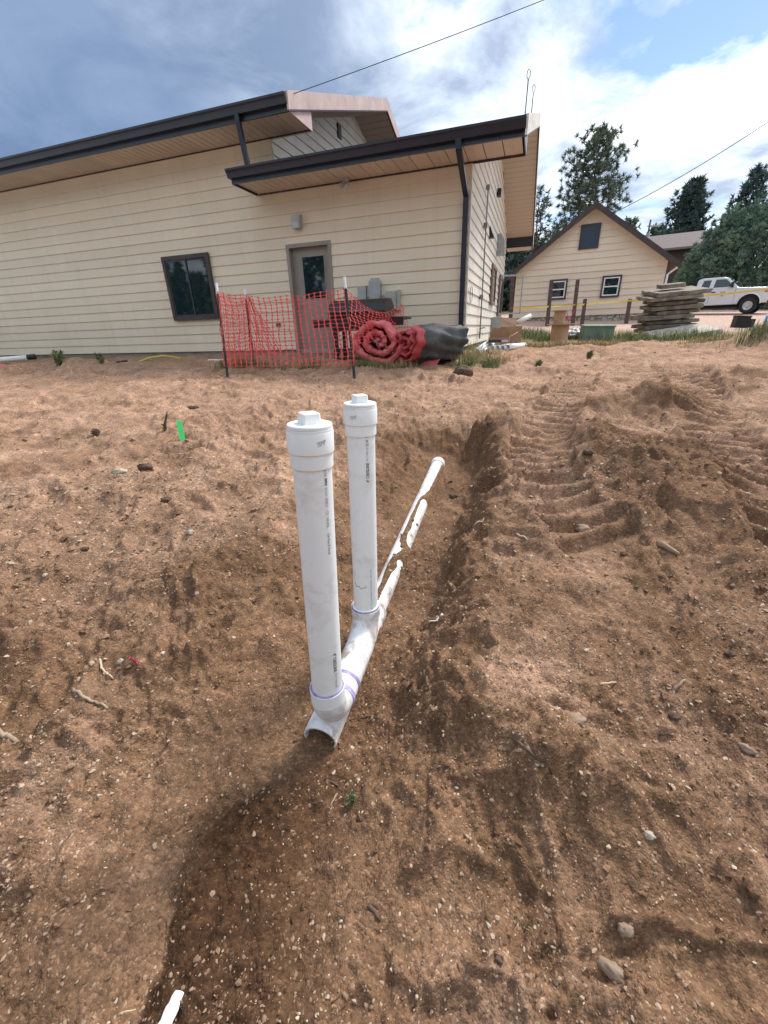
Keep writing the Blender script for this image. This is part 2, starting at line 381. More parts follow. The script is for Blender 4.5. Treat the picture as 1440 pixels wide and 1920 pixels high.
def soil_material():
    mt, t, b = new_mat('soil')
    tcn = add(t, 'ShaderNodeTexCoord'); vec = tcn.outputs['Object']
    at1 = add(t, 'ShaderNodeAttribute', attribute_name='damp').outputs['Fac']
    at2 = add(t, 'ShaderNodeAttribute', attribute_name='wet').outputs['Fac']
    at3 = add(t, 'ShaderNodeAttribute', attribute_name='road').outputs['Fac']
    at4 = add(t, 'ShaderNodeAttribute', attribute_name='turf').outputs['Fac']
    grain = noise_node(t, vec, 260, 3, 0.7); mid = noise_node(t, vec, 34, 5, 0.62); lrg = noise_node(t, vec, 2.1, 5, 0.6)
    dry = ramp_node(t, lrg, [(0.32, (0.315, 0.188, 0.119)), (0.66, (0.47, 0.298, 0.202))])
    damp = ramp_node(t, lrg, [(0.32, (0.160, 0.089, 0.050)), (0.68, (0.245, 0.143, 0.083))])
    wet = ramp_node(t, mid, [(0.30, (0.050, 0.025, 0.0125)), (0.70, (0.094, 0.049, 0.025))])
    road = ramp_node(t, mid, [(0.30, (0.46, 0.31, 0.24)), (0.70, (0.60, 0.44, 0.36))])
    turf = ramp_node(t, mid, [(0.30, (0.10, 0.105, 0.045)), (0.70, (0.24, 0.20, 0.10))])
    def fuzz(a, k):
        n = add(t, 'ShaderNodeMath', operation='MULTIPLY_ADD'); n.use_clamp = True
        t.links.new(mid, n.inputs[0]); n.inputs[1].default_value = k
        s = add(t, 'ShaderNodeMath', operation='SUBTRACT'); t.links.new(a, s.inputs[0]); s.inputs[1].default_value = k * 0.5
        t.links.new(s.outputs[0], n.inputs[2]); return n.outputs[0]
    c = mix_node(t, fuzz(at1, 0.5), dry, damp)
    c = mix_node(t, fuzz(at2, 0.2), c, wet)
    c = mix_node(t, at3, c, road); c = mix_node(t, at4, c, turf)
    def specks(scale, pts):
        vo = add(t, 'ShaderNodeTexVoronoi'); vo.inputs['Scale'].default_value = scale; t.links.new(vec, vo.inputs['Vector'])
        sp = add(t, 'ShaderNodeSeparateColor'); t.links.new(vo.outputs['Color'], sp.inputs[0])
        return ramp_node(t, sp.outputs[0], pts), vo.outputs['Distance']
    s1, d1 = specks(150, [(0.0, 0.62), (0.35, 0.90), (0.70, 1.08), (0.86, 1.25), (0.95, 1.5), (1.0, 1.9)])
    s2, d2 = specks(58, [(0.0, 0.72), (0.30, 0.96), (0.84, 1.02), (0.93, 1.25), (1.0, 1.7)])
    c = mix_node(t, 0.75, c, s1, 'MULTIPLY'); c = mix_node(t, 0.55, c, s2, 'MULTIPLY')
    m3 = ramp_node(t, noise_node(t, vec, 9.0, 5, 0.65), [(0.32, 0.74), (0.66, 1.14)])
    c = mix_node(t, 0.85, c, m3, 'MULTIPLY')
    mm = ramp_node(t, mid, [(0.30, 0.70), (0.62, 1.14)])
    c = mix_node(t, 0.9, c, mm, 'MULTIPLY')
    t.links.new(c, b.inputs['Base Color']); b.inputs['Roughness'].default_value = 0.95; b.inputs['Specular IOR Level'].default_value = 0.12
    h1 = mix_node(t, 0.5, d1, d2); h2 = mix_node(t, 0.55, h1, noise_node(t, vec, 75, 5, 0.7))
    n = add(t, 'ShaderNodeBump', invert=True); n.inputs['Strength'].default_value = 0.9; n.inputs['Distance'].default_value = 0.016
    t.links.new(h2, n.inputs['Height']); t.links.new(n.outputs[0], b.inputs['Normal'])
    return mt
SOIL = soil_material()
_patch = [(p.x, p.y) for p in gpath([(605, 1392), (520, 1410), (440, 1450), (368, 1492), (352, 1545), (340, 1620), (318, 1720), (296, 1810), (276, 1919), (420, 1919), (560, 1919), (556, 1800), (548, 1680), (556, 1580), (575, 1490), (640, 1420)])]
_patch[8] = (_patch[8][0] - 0.03, _patch[8][1] - 0.6); _patch[10] = (_patch[10][0] + 0.02, _patch[10][1] - 0.6); del _patch[9]
def poly_sd(x, y, P):
    d = np.full(x.shape, 1e9); ins = np.zeros(x.shape, bool); n = len(P)
    for i in range(n):
        ax, ay = P[i]; bx, by = P[(i + 1) % n]; ex, ey = bx - ax, by - ay
        t = np.clip(((x - ax) * ex + (y - ay) * ey) / (ex * ex + ey * ey), 0, 1)
        d = np.minimum(d, np.hypot(x - ax - t * ex, y - ay - t * ey))
        c = ((ay > y) != (by > y)); ins ^= c & (x < ex * (y - ay) / (ey if abs(ey) > 1e-9 else 1e-9) + ax)
    return np.where(ins, d, -d)
def soil_attrs(x, y, z):
    xc = xc_of(y); xe = np.interp(y, _ey, _ex); nz = fbm(x * 2.2, y * 2.2, 90, 4)
    tr = sstep(xc - 0.75, xc - 0.25, x + 0.2 * nz) * sstep(xe + 0.10, xe - 0.05, x + 0.05 * nz) * sstep(4.1, 3.7, y) * sstep(0.0, 0.6, y)
    damp = 0.22 + 0.9 * tr + 0.75 * nz
    damp = damp + 0.55 * sstep(2.9, 1.2, y + 0.5 * nz) * sstep(-0.3, 0.6, np.abs(x) + 0.8 * nz)
    for i, (gx, gy, hh, ra, rb, az) in enumerate(_MW):
        if hh > 0.09 and gy < 6.5:
            damp = damp + 0.55 * np.exp(-(((x - gx) / (ra * 1.3)) ** 2 + ((y - gy) / (rb * 1.6)) ** 2))
    damp = damp - 0.35 * sstep(4.0, 5.5, y)
    sd = poly_sd(x, y, _patch) + 0.022 * fbm(x * 9, y * 9, 95, 4)
    xm = np.interp(y, [0.25, 1.0], [-0.50, -0.28])
    soft = sstep(-0.16, 0.10, sd) * 0.85
    tw_ = np.interp(y, [0.55, 0.78], [0.012, 0.11])
    wet = sstep(-0.5 * tw_, tw_, sd) * (1 - sstep(xm - 0.06, xm + 0.08, x)) + soft * sstep(xm - 0.06, xm + 0.08, x)
    road = sstep(13.5, 14.5, y + 0.6 * nz) * sstep(4.0, 5.5, x - 0.1 * (y - 14) + nz) * sstep(34, 30, y)
    turf = np.clip(sstep(10.8, 11.6, y + 0.6 * nz) * (1 - road) * (0.55 + 0.9 * nz), 0, 1) + sstep(34, 36, y) * 0.8
    return np.clip(damp, 0, 1), np.clip(wet, 0, 1), np.clip(road, 0, 1), np.clip(turf, 0, 1)
def build_ground():
    ny, nx = 780, 800
    yn = -0.55 + 0.55 * np.exp(np.linspace(0, math.log(30.55 / 0.55), ny))
    ys = np.concatenate([np.array([-80, -40, -20, -10, -6, -4, -3, -2.2, -1.6, -1.2, -0.95, -0.8, -0.7, -0.6]) , yn[:], np.array([32, 35, 40, 48, 60, 80, 120, 200, 390])])
    ys = np.unique(ys)
    tt = np.linspace(-1, 1, nx); sh = 0.30 * tt + 0.25 * tt ** 3 + 0.45 * tt ** 7
    hw = 4.8 + 1.55 * np.abs(ys) ** 1.0
    X = hw[:, None] * sh[None, :]; Y = np.repeat(ys[:, None], nx, 1)
    Z = height(X.ravel(), Y.ravel()).reshape(X.shape)
    V = np.stack([X, Y, Z], -1).reshape(-1, 3)
    r, c = len(ys), nx; idx = np.arange(r * c).reshape(r, c)
    Fq = np.stack([idx[:-1, :-1], idx[:-1, 1:], idx[1:, 1:], idx[1:, :-1]], -1).reshape(-1, 4)
    d, wt, rd, tf = soil_attrs(V[:, 0], V[:, 1], V[:, 2])
    o = raw_mesh('ground', V, Fq, SOIL, True, attrs={'damp': d, 'wet': wt, 'road': rd, 'turf': tf})
    return tag(o, 'bare reddish brown dirt yard scarred by digging and tracks', None, None, 'structure')
GROUND = build_ground()

def ico():
    p = (1 + 5 ** 0.5) / 2
    v = np.array([(-1, p, 0), (1, p, 0), (-1, -p, 0), (1, -p, 0), (0, -1, p), (0, 1, p), (0, -1, -p), (0, 1, -p), (p, 0, -1), (p, 0, 1), (-p, 0, -1), (-p, 0, 1)], float)
    v /= np.linalg.norm(v[0])
    f = np.array([(0, 11, 5), (0, 5, 1), (0, 1, 7), (0, 7, 10), (0, 10, 11), (1, 5, 9), (5, 11, 4), (11, 10, 2), (10, 7, 6), (7, 1, 8), (3, 9, 4), (3, 4, 2), (3, 2, 6), (3, 6, 8), (3, 8, 9), (4, 9, 5), (2, 4, 11), (6, 2, 10), (8, 6, 7), (9, 8, 1)])
    return v, f
def pebble_material():
    mt, t, b = new_mat('pebbles')
    a = add(t, 'ShaderNodeAttribute', attribute_name='tint').outputs['Fac']
    c = ramp_node(t, a, [(0.0, (0.10, 0.060, 0.036)), (0.40, (0.24, 0.155, 0.10)), (0.75, (0.40, 0.285, 0.20)), (1.0, (0.54, 0.43, 0.325))])
    t.links.new(c, b.inputs['Base Color']); b.inputs['Roughness'].default_value = 0.9; b.inputs['Specular IOR Level'].default_value = 0.2
    return mt
OCT_V = np.array([(1, 0, 0), (-1, 0, 0), (0, 1, 0), (0, -1, 0), (0, 0, 1), (0, 0, -1)], float)
OCT_F = np.array([(0, 2, 4), (2, 1, 4), (1, 3, 4), (3, 0, 4), (2, 0, 5), (1, 2, 5), (3, 1, 5), (0, 3, 5)])
def grit(n, seed, s0, sig, shape, ymin, ymax, sink, dens, jag, smax=0.0062):
    rs = np.random.RandomState(seed)
    y = -0.45 + (ymin + 0.45) * np.exp(rs.uniform(0, math.log((ymax + 0.45) / (ymin + 0.45)), n))
    x = (rs.uniform(-1, 1, n)) * (0.9 + 0.98 * np.abs(y))
    keep = fbm(x * 1.3, y * 1.3, 120 + seed, 3) + rs.uniform(-0.5, 0.5, n) > dens
    x, y = x[keep], y[keep]; n = len(x); z = height(x, y); dist = np.sqrt(x * x + y * y + z * z)
    s = np.minimum(s0 * np.exp(rs.normal(0, sig, n)), smax) * np.clip(dist / 1.4, 0.8, 2.2)
    iv, iff = ico() if shape == 'ico' else (OCT_V, OCT_F); m_ = len(iv)
    V = iv[None] * (1 + rs.uniform(-jag, jag, (n, m_, 1)))
    V = V * np.stack([rs.uniform(0.8, 1.6, n), rs.uniform(0.65, 1.2, n), rs.uniform(0.4, 0.9, n)], -1)[:, None, :]
    a = rs.uniform(0, 6.28, n); ca, sa = np.cos(a)[:, None], np.sin(a)[:, None]; til = rs.normal(0, 0.5, n)[:, None]
    X, Yv, Zv_ = V[..., 0], V[..., 1], V[..., 2]; X, Zv_ = X * np.cos(til) - Zv_ * np.sin(til), X * np.sin(til) + Zv_ * np.cos(til)
    X, Yv = X * ca - Yv * sa, X * sa + Yv * ca
    P = np.stack([X * s[:, None] + x[:, None], Yv * s[:, None] + y[:, None], Zv_ * s[:, None] + (z - s * sink)[:, None]], -1)
    return P.reshape(-1, 3), (iff[None] + (np.arange(n) * m_)[:, None, None]).reshape(-1, 3), x, y, m_, n, rs
def build_pebbles():
    mt = pebble_material()
    for args, lb in (((46000, 11, 0.0022, 0.50, 'ico', 0.25, 3.0, 0.15, -0.12, 0.40), 'fine pale grit and pebbles strewn over the near dirt'), ((17000, 12, 0.0026, 0.50, 'oct', 1.6, 9.0, 0.15, 0.0, 0.35), 'coarser grit scattered over the farther dirt')):
        P, Fa, x, y, m_, n, rs = grit(*args)
        tint = np.clip(rs.beta(2.2, 2.6, n) + 0.25 * (rs.uniform(0, 1, n) < 0.3), 0, 1); tint = np.where(poly_sd(x, y, _patch) > 0, tint * 0.75, tint)
        o = raw_mesh('gravel', P, Fa, mt, False, attrs={'tint': np.repeat(tint, m_)}); tag(o, lb, None, None, 'stuff')
    P, Fa, x, y, m_, n, rs = grit(3800, 15, 0.0060, 0.55, 'ico', 0.4, 8.0, 0.25, 0.0, 0.42, 0.011)
    d, wt, rd, tf = soil_attrs(x, y, x * 0); r_ = lambda a: np.repeat(a, m_)
    o = raw_mesh('dirt', P, Fa, SOIL, False, attrs={'damp': r_(np.clip(d + rs.uniform(-0.2, 0.3, n), 0, 1)), 'wet': r_(wt), 'road': r_(rd), 'turf': r_(tf * 0)}); tag(o, 'crumbled clods of soil lying about the trench', None, None, 'stuff')
build_pebbles()

# ------------------------------------------------------------------ materials of the buildings
def siding_mat(name, c1, c2, grime):
    mt, t, b = new_mat(name)
    tcn = add(t, 'ShaderNodeTexCoord'); vec = tcn.outputs['Object']
    mp = add(t, 'ShaderNodeMapping'); mp.inputs['Scale'].default_value = (1.0, 1.0, 0.35); t.links.new(vec, mp.inputs['Vector'])
    big = noise_node(t, mp.outputs[0], 1.1, 5, 0.6)
    mp2 = add(t, 'ShaderNodeMapping'); mp2.inputs['Scale'].default_value = (9.0, 9.0, 0.6); t.links.new(vec, mp2.inputs['Vector'])
    streak = noise_node(t, mp2.outputs[0], 1.0, 5, 0.65)
    c = ramp_node(t, big, [(0.30, c1), (0.70, c2)])
    c = mix_node(t, ramp_node(t, streak, [(0.50, 0.0), (0.78, grime)]), c, (c1[0] * 0.62, c1[1] * 0.60, c1[2] * 0.58))
    oi = add(t, 'ShaderNodeObjectInfo')
    c = mix_node(t, 1.0, c, ramp_node(t, oi.outputs['Random'], [(0.0, 0.93), (1.0, 1.0)]), 'MULTIPLY')
    t.links.new(c, b.inputs['Base Color']); b.inputs['Roughness'].default_value = 0.62; b.inputs['Specular IOR Level'].default_value = 0.3
    mp3 = add(t, 'ShaderNodeMapping'); mp3.inputs['Scale'].default_value = (3.0, 3.0, 60.0); t.links.new(vec, mp3.inputs['Vector'])
    bump_node(t, b, noise_node(t, mp3.outputs[0], 2.0, 5, 0.6), 0.25, 0.004)
    return mt
SIDING = siding_mat('cream_siding', (0.755, 0.66, 0.505), (0.815, 0.72, 0.56), 0.16)
SIDING_W = siding_mat('weathered_siding', (0.72, 0.665, 0.575), (0.80, 0.75, 0.67), 0.35)
SIDING_T = siding_mat('tan_siding', (0.72, 0.61, 0.47), (0.79, 0.68, 0.54), 0.08)
SOFFIT = M('tan_soffit', (0.58, 0.475, 0.38), (0.64, 0.535, 0.435), 2.0, 0.55, rand=0.10)
GUTTER = M('dark_gutter_paint', (0.013, 0.018, 0.032), (0.020, 0.025, 0.040), 3.0, 0.35)
BROWN = M('brown_trim', (0.040, 0.026, 0.026), (0.065, 0.042, 0.038), 5.0, 0.55)
PINK = M('faded_rake_paint', (0.46, 0.33, 0.31), (0.60, 0.46, 0.43), 3.0, 0.7, 0.1, 40, lo=0.3, hi=0.7)
PEEL = M('peeling_white_paint', (0.30, 0.25, 0.22), (0.72, 0.68, 0.63), 14.0, 0.8, 0.3, 50, stretch=(1, 1, 0.4), lo=0.38, hi=0.46)
CONC = M('concrete', (0.27, 0.25, 0.22), (0.40, 0.375, 0.335), 5.0, 0.9, 0.35, 70, lo=0.3, hi=0.7)
CONC_OLD = M('old_slab_concrete', (0.17, 0.135, 0.105), (0.33, 0.28, 0.225), 4.0, 0.95, 0.5, 30, lo=0.28, hi=0.72, rand=0.25)
SHINGLE = M('roof_shingle', (0.055, 0.042, 0.040), (0.10, 0.078, 0.072), 12.0, 0.9, 0.4, 60)
TAUPE = M('taupe_door_paint', (0.26, 0.235, 0.20), (0.30, 0.275, 0.235), 2.0, 0.55)
DARKV = M('dark_cavity', (0.02, 0.018, 0.016), None, rough=0.9)
GALV = M('galvanised_grey', (0.34, 0.36, 0.37), (0.44, 0.46, 0.47), 8.0, 0.5, metal=0.2)
STEEL = M('worn_steel', (0.18, 0.18, 0.185), (0.30, 0.30, 0.31), 12.0, 0.45, metal=0.7)
BLACK = M('black_plastic', (0.012, 0.012, 0.013), (0.022, 0.022, 0.023), 9.0, 0.45)
WHITE = M('white_plastic', (0.72, 0.73, 0.72), (0.80, 0.81, 0.80), 7.0, 0.4)
def glass_mat(name, c):
    mt, t, b = new_mat(name)
    b.inputs['Base Color'].default_value = (*c, 1); b.inputs['Roughness'].default_value = 0.03; b.inputs['Specular IOR Level'].default_value = 0.9
    tcn = add(t, 'ShaderNodeTexCoord'); bump_node(t, b, noise_node(t, tcn.outputs['Object'], 2.5, 2), 0.02, 0.02)
    return mt
GLASS = glass_mat('window_glass', (0.010, 0.022, 0.030))
SCREEN = M('insect_screen', (0.018, 0.028, 0.034), (0.028, 0.040, 0.046), 200, 0.35)

# ------------------------------------------------------------------ the long cream building
WA = math.radians(-19.36); BD = 9.2
UB = Vector((math.cos(WA), math.sin(WA), 0)); NB = Vector((-math.sin(WA), math.cos(WA), 0))
def bw(s, w_, z): return UB * s + NB * (BD + w_) + Vector((0, 0, z))          # building frame -> world
S0, EXPO, ZB = -1.375, 0.2015, -0.34
B0 = Vector((S0, 0.0, -0.6))                                                 # base point in the building frame
house = thing('cream_building', 'long cream lap-sided building with dark gutters and a low side wing', 'building', bw(*B0), WA)
class BB(MB):
    def build(s, name, mat, parent=house, **k):
        off = k.pop('off', B0); s.v = [(x - off[0], y - off[1], z - off[2]) for x, y, z in s.v]
        return MB.build(s, name, mat, parent, **k)
def board_front(x0, x1, z0, z1, zr, mat=SIDING):
    """one lap board on the front face; zr is the bottom of its course"""
    def th(z): return 0.025 - 0.021 * (z - zr) / EXPO
    v = [(x0, -th(z0), z0), (x1, -th(z0), z0), (x1, 0.02, z0), (x0, 0.02, z0), (x0, -th(z1), z1), (x1, -th(z1), z1), (x1, 0.02, z1), (x0, 0.02, z1)]
    return BB().add(v, [(3, 2, 1, 0), (4, 5, 6, 7), (0, 1, 5, 4), (1, 2, 6, 5), (2, 3, 7, 6), (3, 0, 4, 7)]).build('siding_board', mat)
SL = -24.0; S_GAB = -5.34; S_GE = -4.42; S_RE = -0.46; ZS_LOW, ZS_MAIN = 2.68, 3.55; WBK = 9.28; PIT = 0.342
DOOR = (-5.24, -4.21, -0.42, 1.73)
k = 0
while True:
    z0 = ZB + k * EXPO
    if z0 >= ZS_MAIN - 0.02: break
    z1 = min(z0 + EXPO + 0.004, ZS_MAIN - 0.001)
    xr = S0 - 0.002 if z0 < ZS_LOW else S_GAB
    if z0 < ZS_LOW < z1:
        board_front(SL, S_GAB, z0, z1, z0); board_front(S_GAB + 0.002, S0 - 0.002, z0, ZS_LOW - 0.001, z0)
    elif z0 < DOOR[3] < z1:
        board_front(SL, DOOR[0], z0, z1, z0); board_front(DOOR[1], xr, z0, z1, z0); board_front(DOOR[0], DOOR[1], DOOR[3], z1, z0)
    elif z1 <= DOOR[3] or z0 < DOOR[3]:
        board_front(SL, DOOR[0], z0, z1, z0); board_front(DOOR[1], xr, z0, z1, z0)
    else:
        board_front(SL, xr, z0, z1, z0)
    k += 1
def rz_main(w_): return 3.73 + PIT * (w_ + 1.0)
def rz_low(w_): return 2.85 + PIT * (w_ + 1.0)
WR = 4.64
def ztop(f, w_): return f(w_) if w_ <= WR else f(2 * WR - w_)
def side_boards(sw, f, zlow, mat, zstart):
    """lap boards on a gable face looking along +s, clipped by the roof slope"""
    kk = int((zstart - ZB) / EXPO)
    while True:
        z0 = ZB + kk * EXPO; z1 = z0 + EXPO + 0.004; kk += 1
        if z0 < zstart - 1e-6: z0c = zstart
        else: z0c = z0
        lim = f(0) - 0.22
        def wl_(z): return 0.0 if z <= lim else (z - lim) / PIT
        a0, a1 = wl_(z0c), wl_(z1)
        if a0 >= WR - 0.08: break
        a1 = min(a1, WR - 0.02); z1 = min(z1, lim + PIT * a1 + 1e-6) if a1 > 0 else z1
        t0, t1 = 0.030, 0.004
        P = [(a0, z0c), (2 * WR - a0, z0c), (2 * WR - a1, z1), (a1, z1)]
        v = [(sw + t0, P[0][0], z0c), (sw + t0, P[1][0], z0c), (sw + t1, P[2][0], z1), (sw + t1, P[3][0], z1),
             (sw - 0.02, P[0][0], z0c), (sw - 0.02, P[1][0], z0c), (sw - 0.02, P[2][0], z1), (sw - 0.02, P[3][0], z1)]
        BB().add(v, [(0, 1, 2, 3), (7, 6, 5, 4), (0, 4, 5, 1), (1, 5, 6, 2), (2, 6, 7, 3), (3, 7, 4, 0)]).build('siding_board', mat)
side_boards(S0, rz_low, ZS_LOW, SIDING_W, ZB)
side_boards(S_GAB, rz_main, ZS_MAIN, SIDING_W, 2.9)
# wall body behind the boards, and foundation
def wall_body(sa, sb, f, zs):
    lim = f(0) - 0.24
    poly = [(0.022, -0.345), (WBK, -0.345), (WBK, lim), (WR, lim + PIT * WR), (0.022, lim)]
    return poly
q = BB(); P_ = wall_body(0, 0, rz_low, ZS_LOW)
q.prism(P_, 'x', S_GAB + 0.03, DOOR[0]); q.prism(P_, 'x', DOOR[1], S0 - 0.021)
q.prism([(0.14 if a == 0.022 else a, c) for a, c in P_], 'x', DOOR[0] + 0.0005, DOOR[1] - 0.0005)
q.box((DOOR[0] + 0.0005, 0.022, DOOR[3] + 0.0125), (DOOR[1] - 0.0005, 0.139, 2.9)); q.build('wall', SIDING)
b_ = BB(); b_.prism(wall_body(0, 0, rz_main, ZS_MAIN), 'x', SL, S_GAB - 0.021).build('wall', SIDING)
BB().prism([(0.035, -1.6), (WBK - 0.03, -1.6), (WBK - 0.03, -0.346), (0.035, -0.346)], 'x', SL, S0 - 0.03).build('foundation', CONC)
# roofs
def roof_slab(sa, sb, f, name):
    th = 0.10
    poly = [(-0.93, f(-0.93)), (WR, f(WR)), (2 * WR + 0.93, f(-0.93)), (2 * WR + 0.93, f(-0.93) - th), (WR, f(WR) - th), (-0.93, f(-0.93) - th)]
    return BB().prism(poly, 'x', sa, sb).build(name, SHINGLE)
roof_slab(SL, S_GE, rz_main, 'roof'); roof_slab(S_GAB + 0.025, S_RE, rz_low, 'roof')
def gutter_prof(zt):
    # K-style trough: back, flat floor, ogee face, rolled lip
    return [(-0.875, zt), (-0.875, zt - 0.135), (-0.955, zt - 0.135), (-0.975, zt - 0.085), (-0.990, zt - 0.055), (-1.010, zt - 0.030), (-1.012, zt), (-1.000, zt), (-0.998, zt - 0.024), (-0.94, zt - 0.115), (-0.885, zt - 0.12), (-0.885, zt)]
def eave(sa, sb, f, zs, sgut=None):
    zt = f(-1.0) + 0.0
    BB().prism(gutter_prof(zt), 'x', sgut if sgut is not None else sa, sb + 0.01).build('gutter', GUTTER)
    BB().box((sa, -0.874, zs - 0.035), (sb, -0.842, f(-0.87) - 0.101)).build('fascia', GUTTER)
eave(SL, S_GE, rz_main, ZS_MAIN); eave(-5.78, S_RE, rz_low, ZS_LOW, -5.80)
# soffits: one panel after the other, each with its own edge
for zs, sa, sb in ((ZS_MAIN, SL, S_GE - 0.02), (ZS_LOW, -5.76, S_RE - 0.05)):
    x = sb
    while x > sa + 0.05:
        xl = max(sa, x - 0.305); q = BB()
        q.box((xl + 0.014, -0.841, zs), (x, -0.022, zs + 0.012))
        q.box(((xl + x) / 2 - 0.012, -0.838, zs - 0.006), ((xl + x) / 2 + 0.012, -0.026, zs - 0.0002))
        q.build('soffit_panel', SOFFIT); x = xl
    BB().box((sa, -0.8415, zs + 0.0125), (sb, -0.0215, zs + 0.02)).build('soffit_backing', DARKV)
    BB().box((sa, -0.0218, zs - 0.028), (sb if zs == ZS_MAIN else S0 + 0.9, -0.0198, zs + 0.0)).build('soffit_channel', BROWN)
# left closed end of the low eave
BB().prism([(-0.842, ZS_LOW - 0.03), (-0.021, ZS_LOW - 0.03), (-0.021, rz_low(-0.02) - 0.101), (-0.842, rz_low(-0.842) - 0.101)], 'x', -5.80, -5.776).build('eave_end', BROWN)
# rakes
def rake(sw, se, f, zs, face, inner):
    for sgn in (0, 1):
        def W_(w_): return w_ if sgn == 0 else 2 * WR - w_
        a, b = -0.93, WR
        poly = [(W_(a), f(a) - 0.24), (W_(b), f(b) - 0.24), (W_(b), f(b) + 0.012), (W_(a), f(a) + 0.012)]
        BB().prism(poly, 'x', se + 0.001, se + 0.036).build('rake_board', face)
        q = [(W_(0.01), f(0.01) - 0.235), (W_(b), f(b) - 0.235), (W_(b), f(b) - 0.222), (W_(0.01), f(0.01) - 0.222)]
        BB().prism(q, 'x', sw + 0.02, se).build('rake_soffit', RAKESOFF)
        # dark drip edge under the rake board
        q = [(W_(a), f(a) - 0.262), (W_(b), f(b) - 0.262), (W_(b), f(b) - 0.2405), (W_(a), f(a) - 0.2405)]
        BB().prism(q, 'x', se - 0.004, se + 0.030).build('rake_drip_edge', BROWN)
        # boxed eave return: outer end cap and inner closing board
        e = [(W_(-0.842), zs - 0.03), (W_(0.0), zs - 0.03), (W_(0.0), f(0.0) - 0.2605), (W_(-0.842), f(-0.842) - 0.2605)]
        BB().prism(e, 'x', se - 0.018, se).build('eave_end', face if face is PINK else GUTTER)
        y0, y1 = sorted((W_(0.0), W_(0.022)))
        BB().box((sw + 0.021, y0, zs - 0.03), (se - 0.0185, y1, f(0.0) - 0.226)).build('eave_return', inner)
def rake_soffit_mat():
    mt, t, b = new_mat('ribbed_rake_soffit')
    tcn = add(t, 'ShaderNodeTexCoord')
    wv = add(t, 'ShaderNodeTexWave', wave_type='BANDS', bands_direction='Y'); wv.inputs['Scale'].default_value = 1.6; wv.inputs['Distortion'].default_value = 0.0
    t.links.new(tcn.outputs['Object'], wv.inputs['Vector'])
    rr = ramp_node(t, wv.outputs['Fac'], [(0.0, 0.0), (0.08, 1.0)])
    c = mix_node(t, rr, (0.40, 0.32, 0.25), (0.53, 0.435, 0.345)); t.links.new(c, b.inputs['Base Color'])
    bump_node(t, b, rr, 0.6, 0.01); b.inputs['Roughness'].default_value = 0.6
    return mt
RAKESOFF = rake_soffit_mat()
rake(S_GAB, S_GE, rz_main, ZS_MAIN, PINK, SIDING); rake(S0, S_RE, rz_low, ZS_LOW, PEEL, GUTTER)
BB().box((S0 + 0.02, WBK, ZS_LOW - 0.03), (S_RE - 0.02, WBK + 0.84, ZS_LOW - 0.012)).build('soffit_panel', SOFFIT)
# corner trim and downspouts
BB().box((S0 - 0.004, -0.024, ZB - 0.01), (S0 + 0.024, 0.03, ZS_LOW - 0.03)).build('corner_trim', SIDING_W)
def spout(path, hw, name='downspout'):
    q = BB()
    for a, b in zip(path[:-1], path[1:]):
        a = Vector(a); b = Vector(b); d = (b - a).normalized(); up = Vector((1, 0, 0)) - d * d.x; up.normalize(); sd = d.cross(up)
        v = []
        for p in (a - d * 0.01, b + d * 0.01):
            for i, j in ((-1, -1), (1, -1), (1, 1), (-1, 1)): v.append(p + up * (hw[0] * i) + sd * (hw[1] * j))
        q.add(v, [(3, 2, 1, 0), (4, 5, 6, 7), (0, 1, 5, 4), (1, 2, 6, 5), (2, 3, 7, 6), (3, 0, 4, 7)])
    return q.build(name, GUTTER)
spout([(-1.46, -0.94, 2.72), (-1.45, -0.93, 2.60), (-1.44, -0.075, 2.18), (-1.44, -0.075, -0.42)], (0.045, 0.034))
spout([(-5.42, -0.94, 3.60), (-5.42, -0.93, 3.50), (-5.42, -0.80, 2.86)], (0.042, 0.032))
# window on the long wall
def window(par_off, x0, x1, z0, z1, wf, lab=None):
    ow = Vector(((x0 + x1) / 2, 0, z0))
    e = BB(); t = 0.085
    e.box((x0, wf - 0.05, z0), (x0 + t, wf, z1)); e.box((x1 - t, wf - 0.05, z0), (x1, wf, z1))
    e.box((x0 + t, wf - 0.05, z1 - t), (x1 - t, wf, z1)); e.box((x0 + t, wf - 0.058, z0), (x1 - t, wf, z0 + t))
    fr = e.build('window', BROWN)
    xm = (x0 + x1) / 2; i0, i1, j0, j1 = x0 + t, x1 - t, z0 + t, z1 - t; sm = BLACKF
    def child(q, nm, mt): return q.build(nm, mt, fr)
    q = BB()
    for a, b, d in ((i0, xm + 0.02, 0.0), (xm - 0.02, i1, 0.014)):
        q = BB(); s = 0.036; w0, w1 = wf - 0.034 + d, wf - 0.018 + d
        q.box((a, w0, j0), (a + s, w1, j1)); q.box((b - s, w0, j0), (b, w1, j1)); q.box((a + s, w0, j1 - s), (b - s, w1, j1)); q.box((a + s, w0, j0), (b - s, w1, j0 + s))
        child(q, 'sash', BLACKF)
        child(BB().box((a + s, w0 + 0.006, j0 + s), (b - s, w0 + 0.011, j1 - s)), 'pane', GLASS)
    return fr
BLACKF = M('dark_window_frame', (0.018, 0.020, 0.024), (0.028, 0.029, 0.034), 6.0, 0.4)
window(None, -8.60, -7.25, 0.385, 1.755, -0.032)
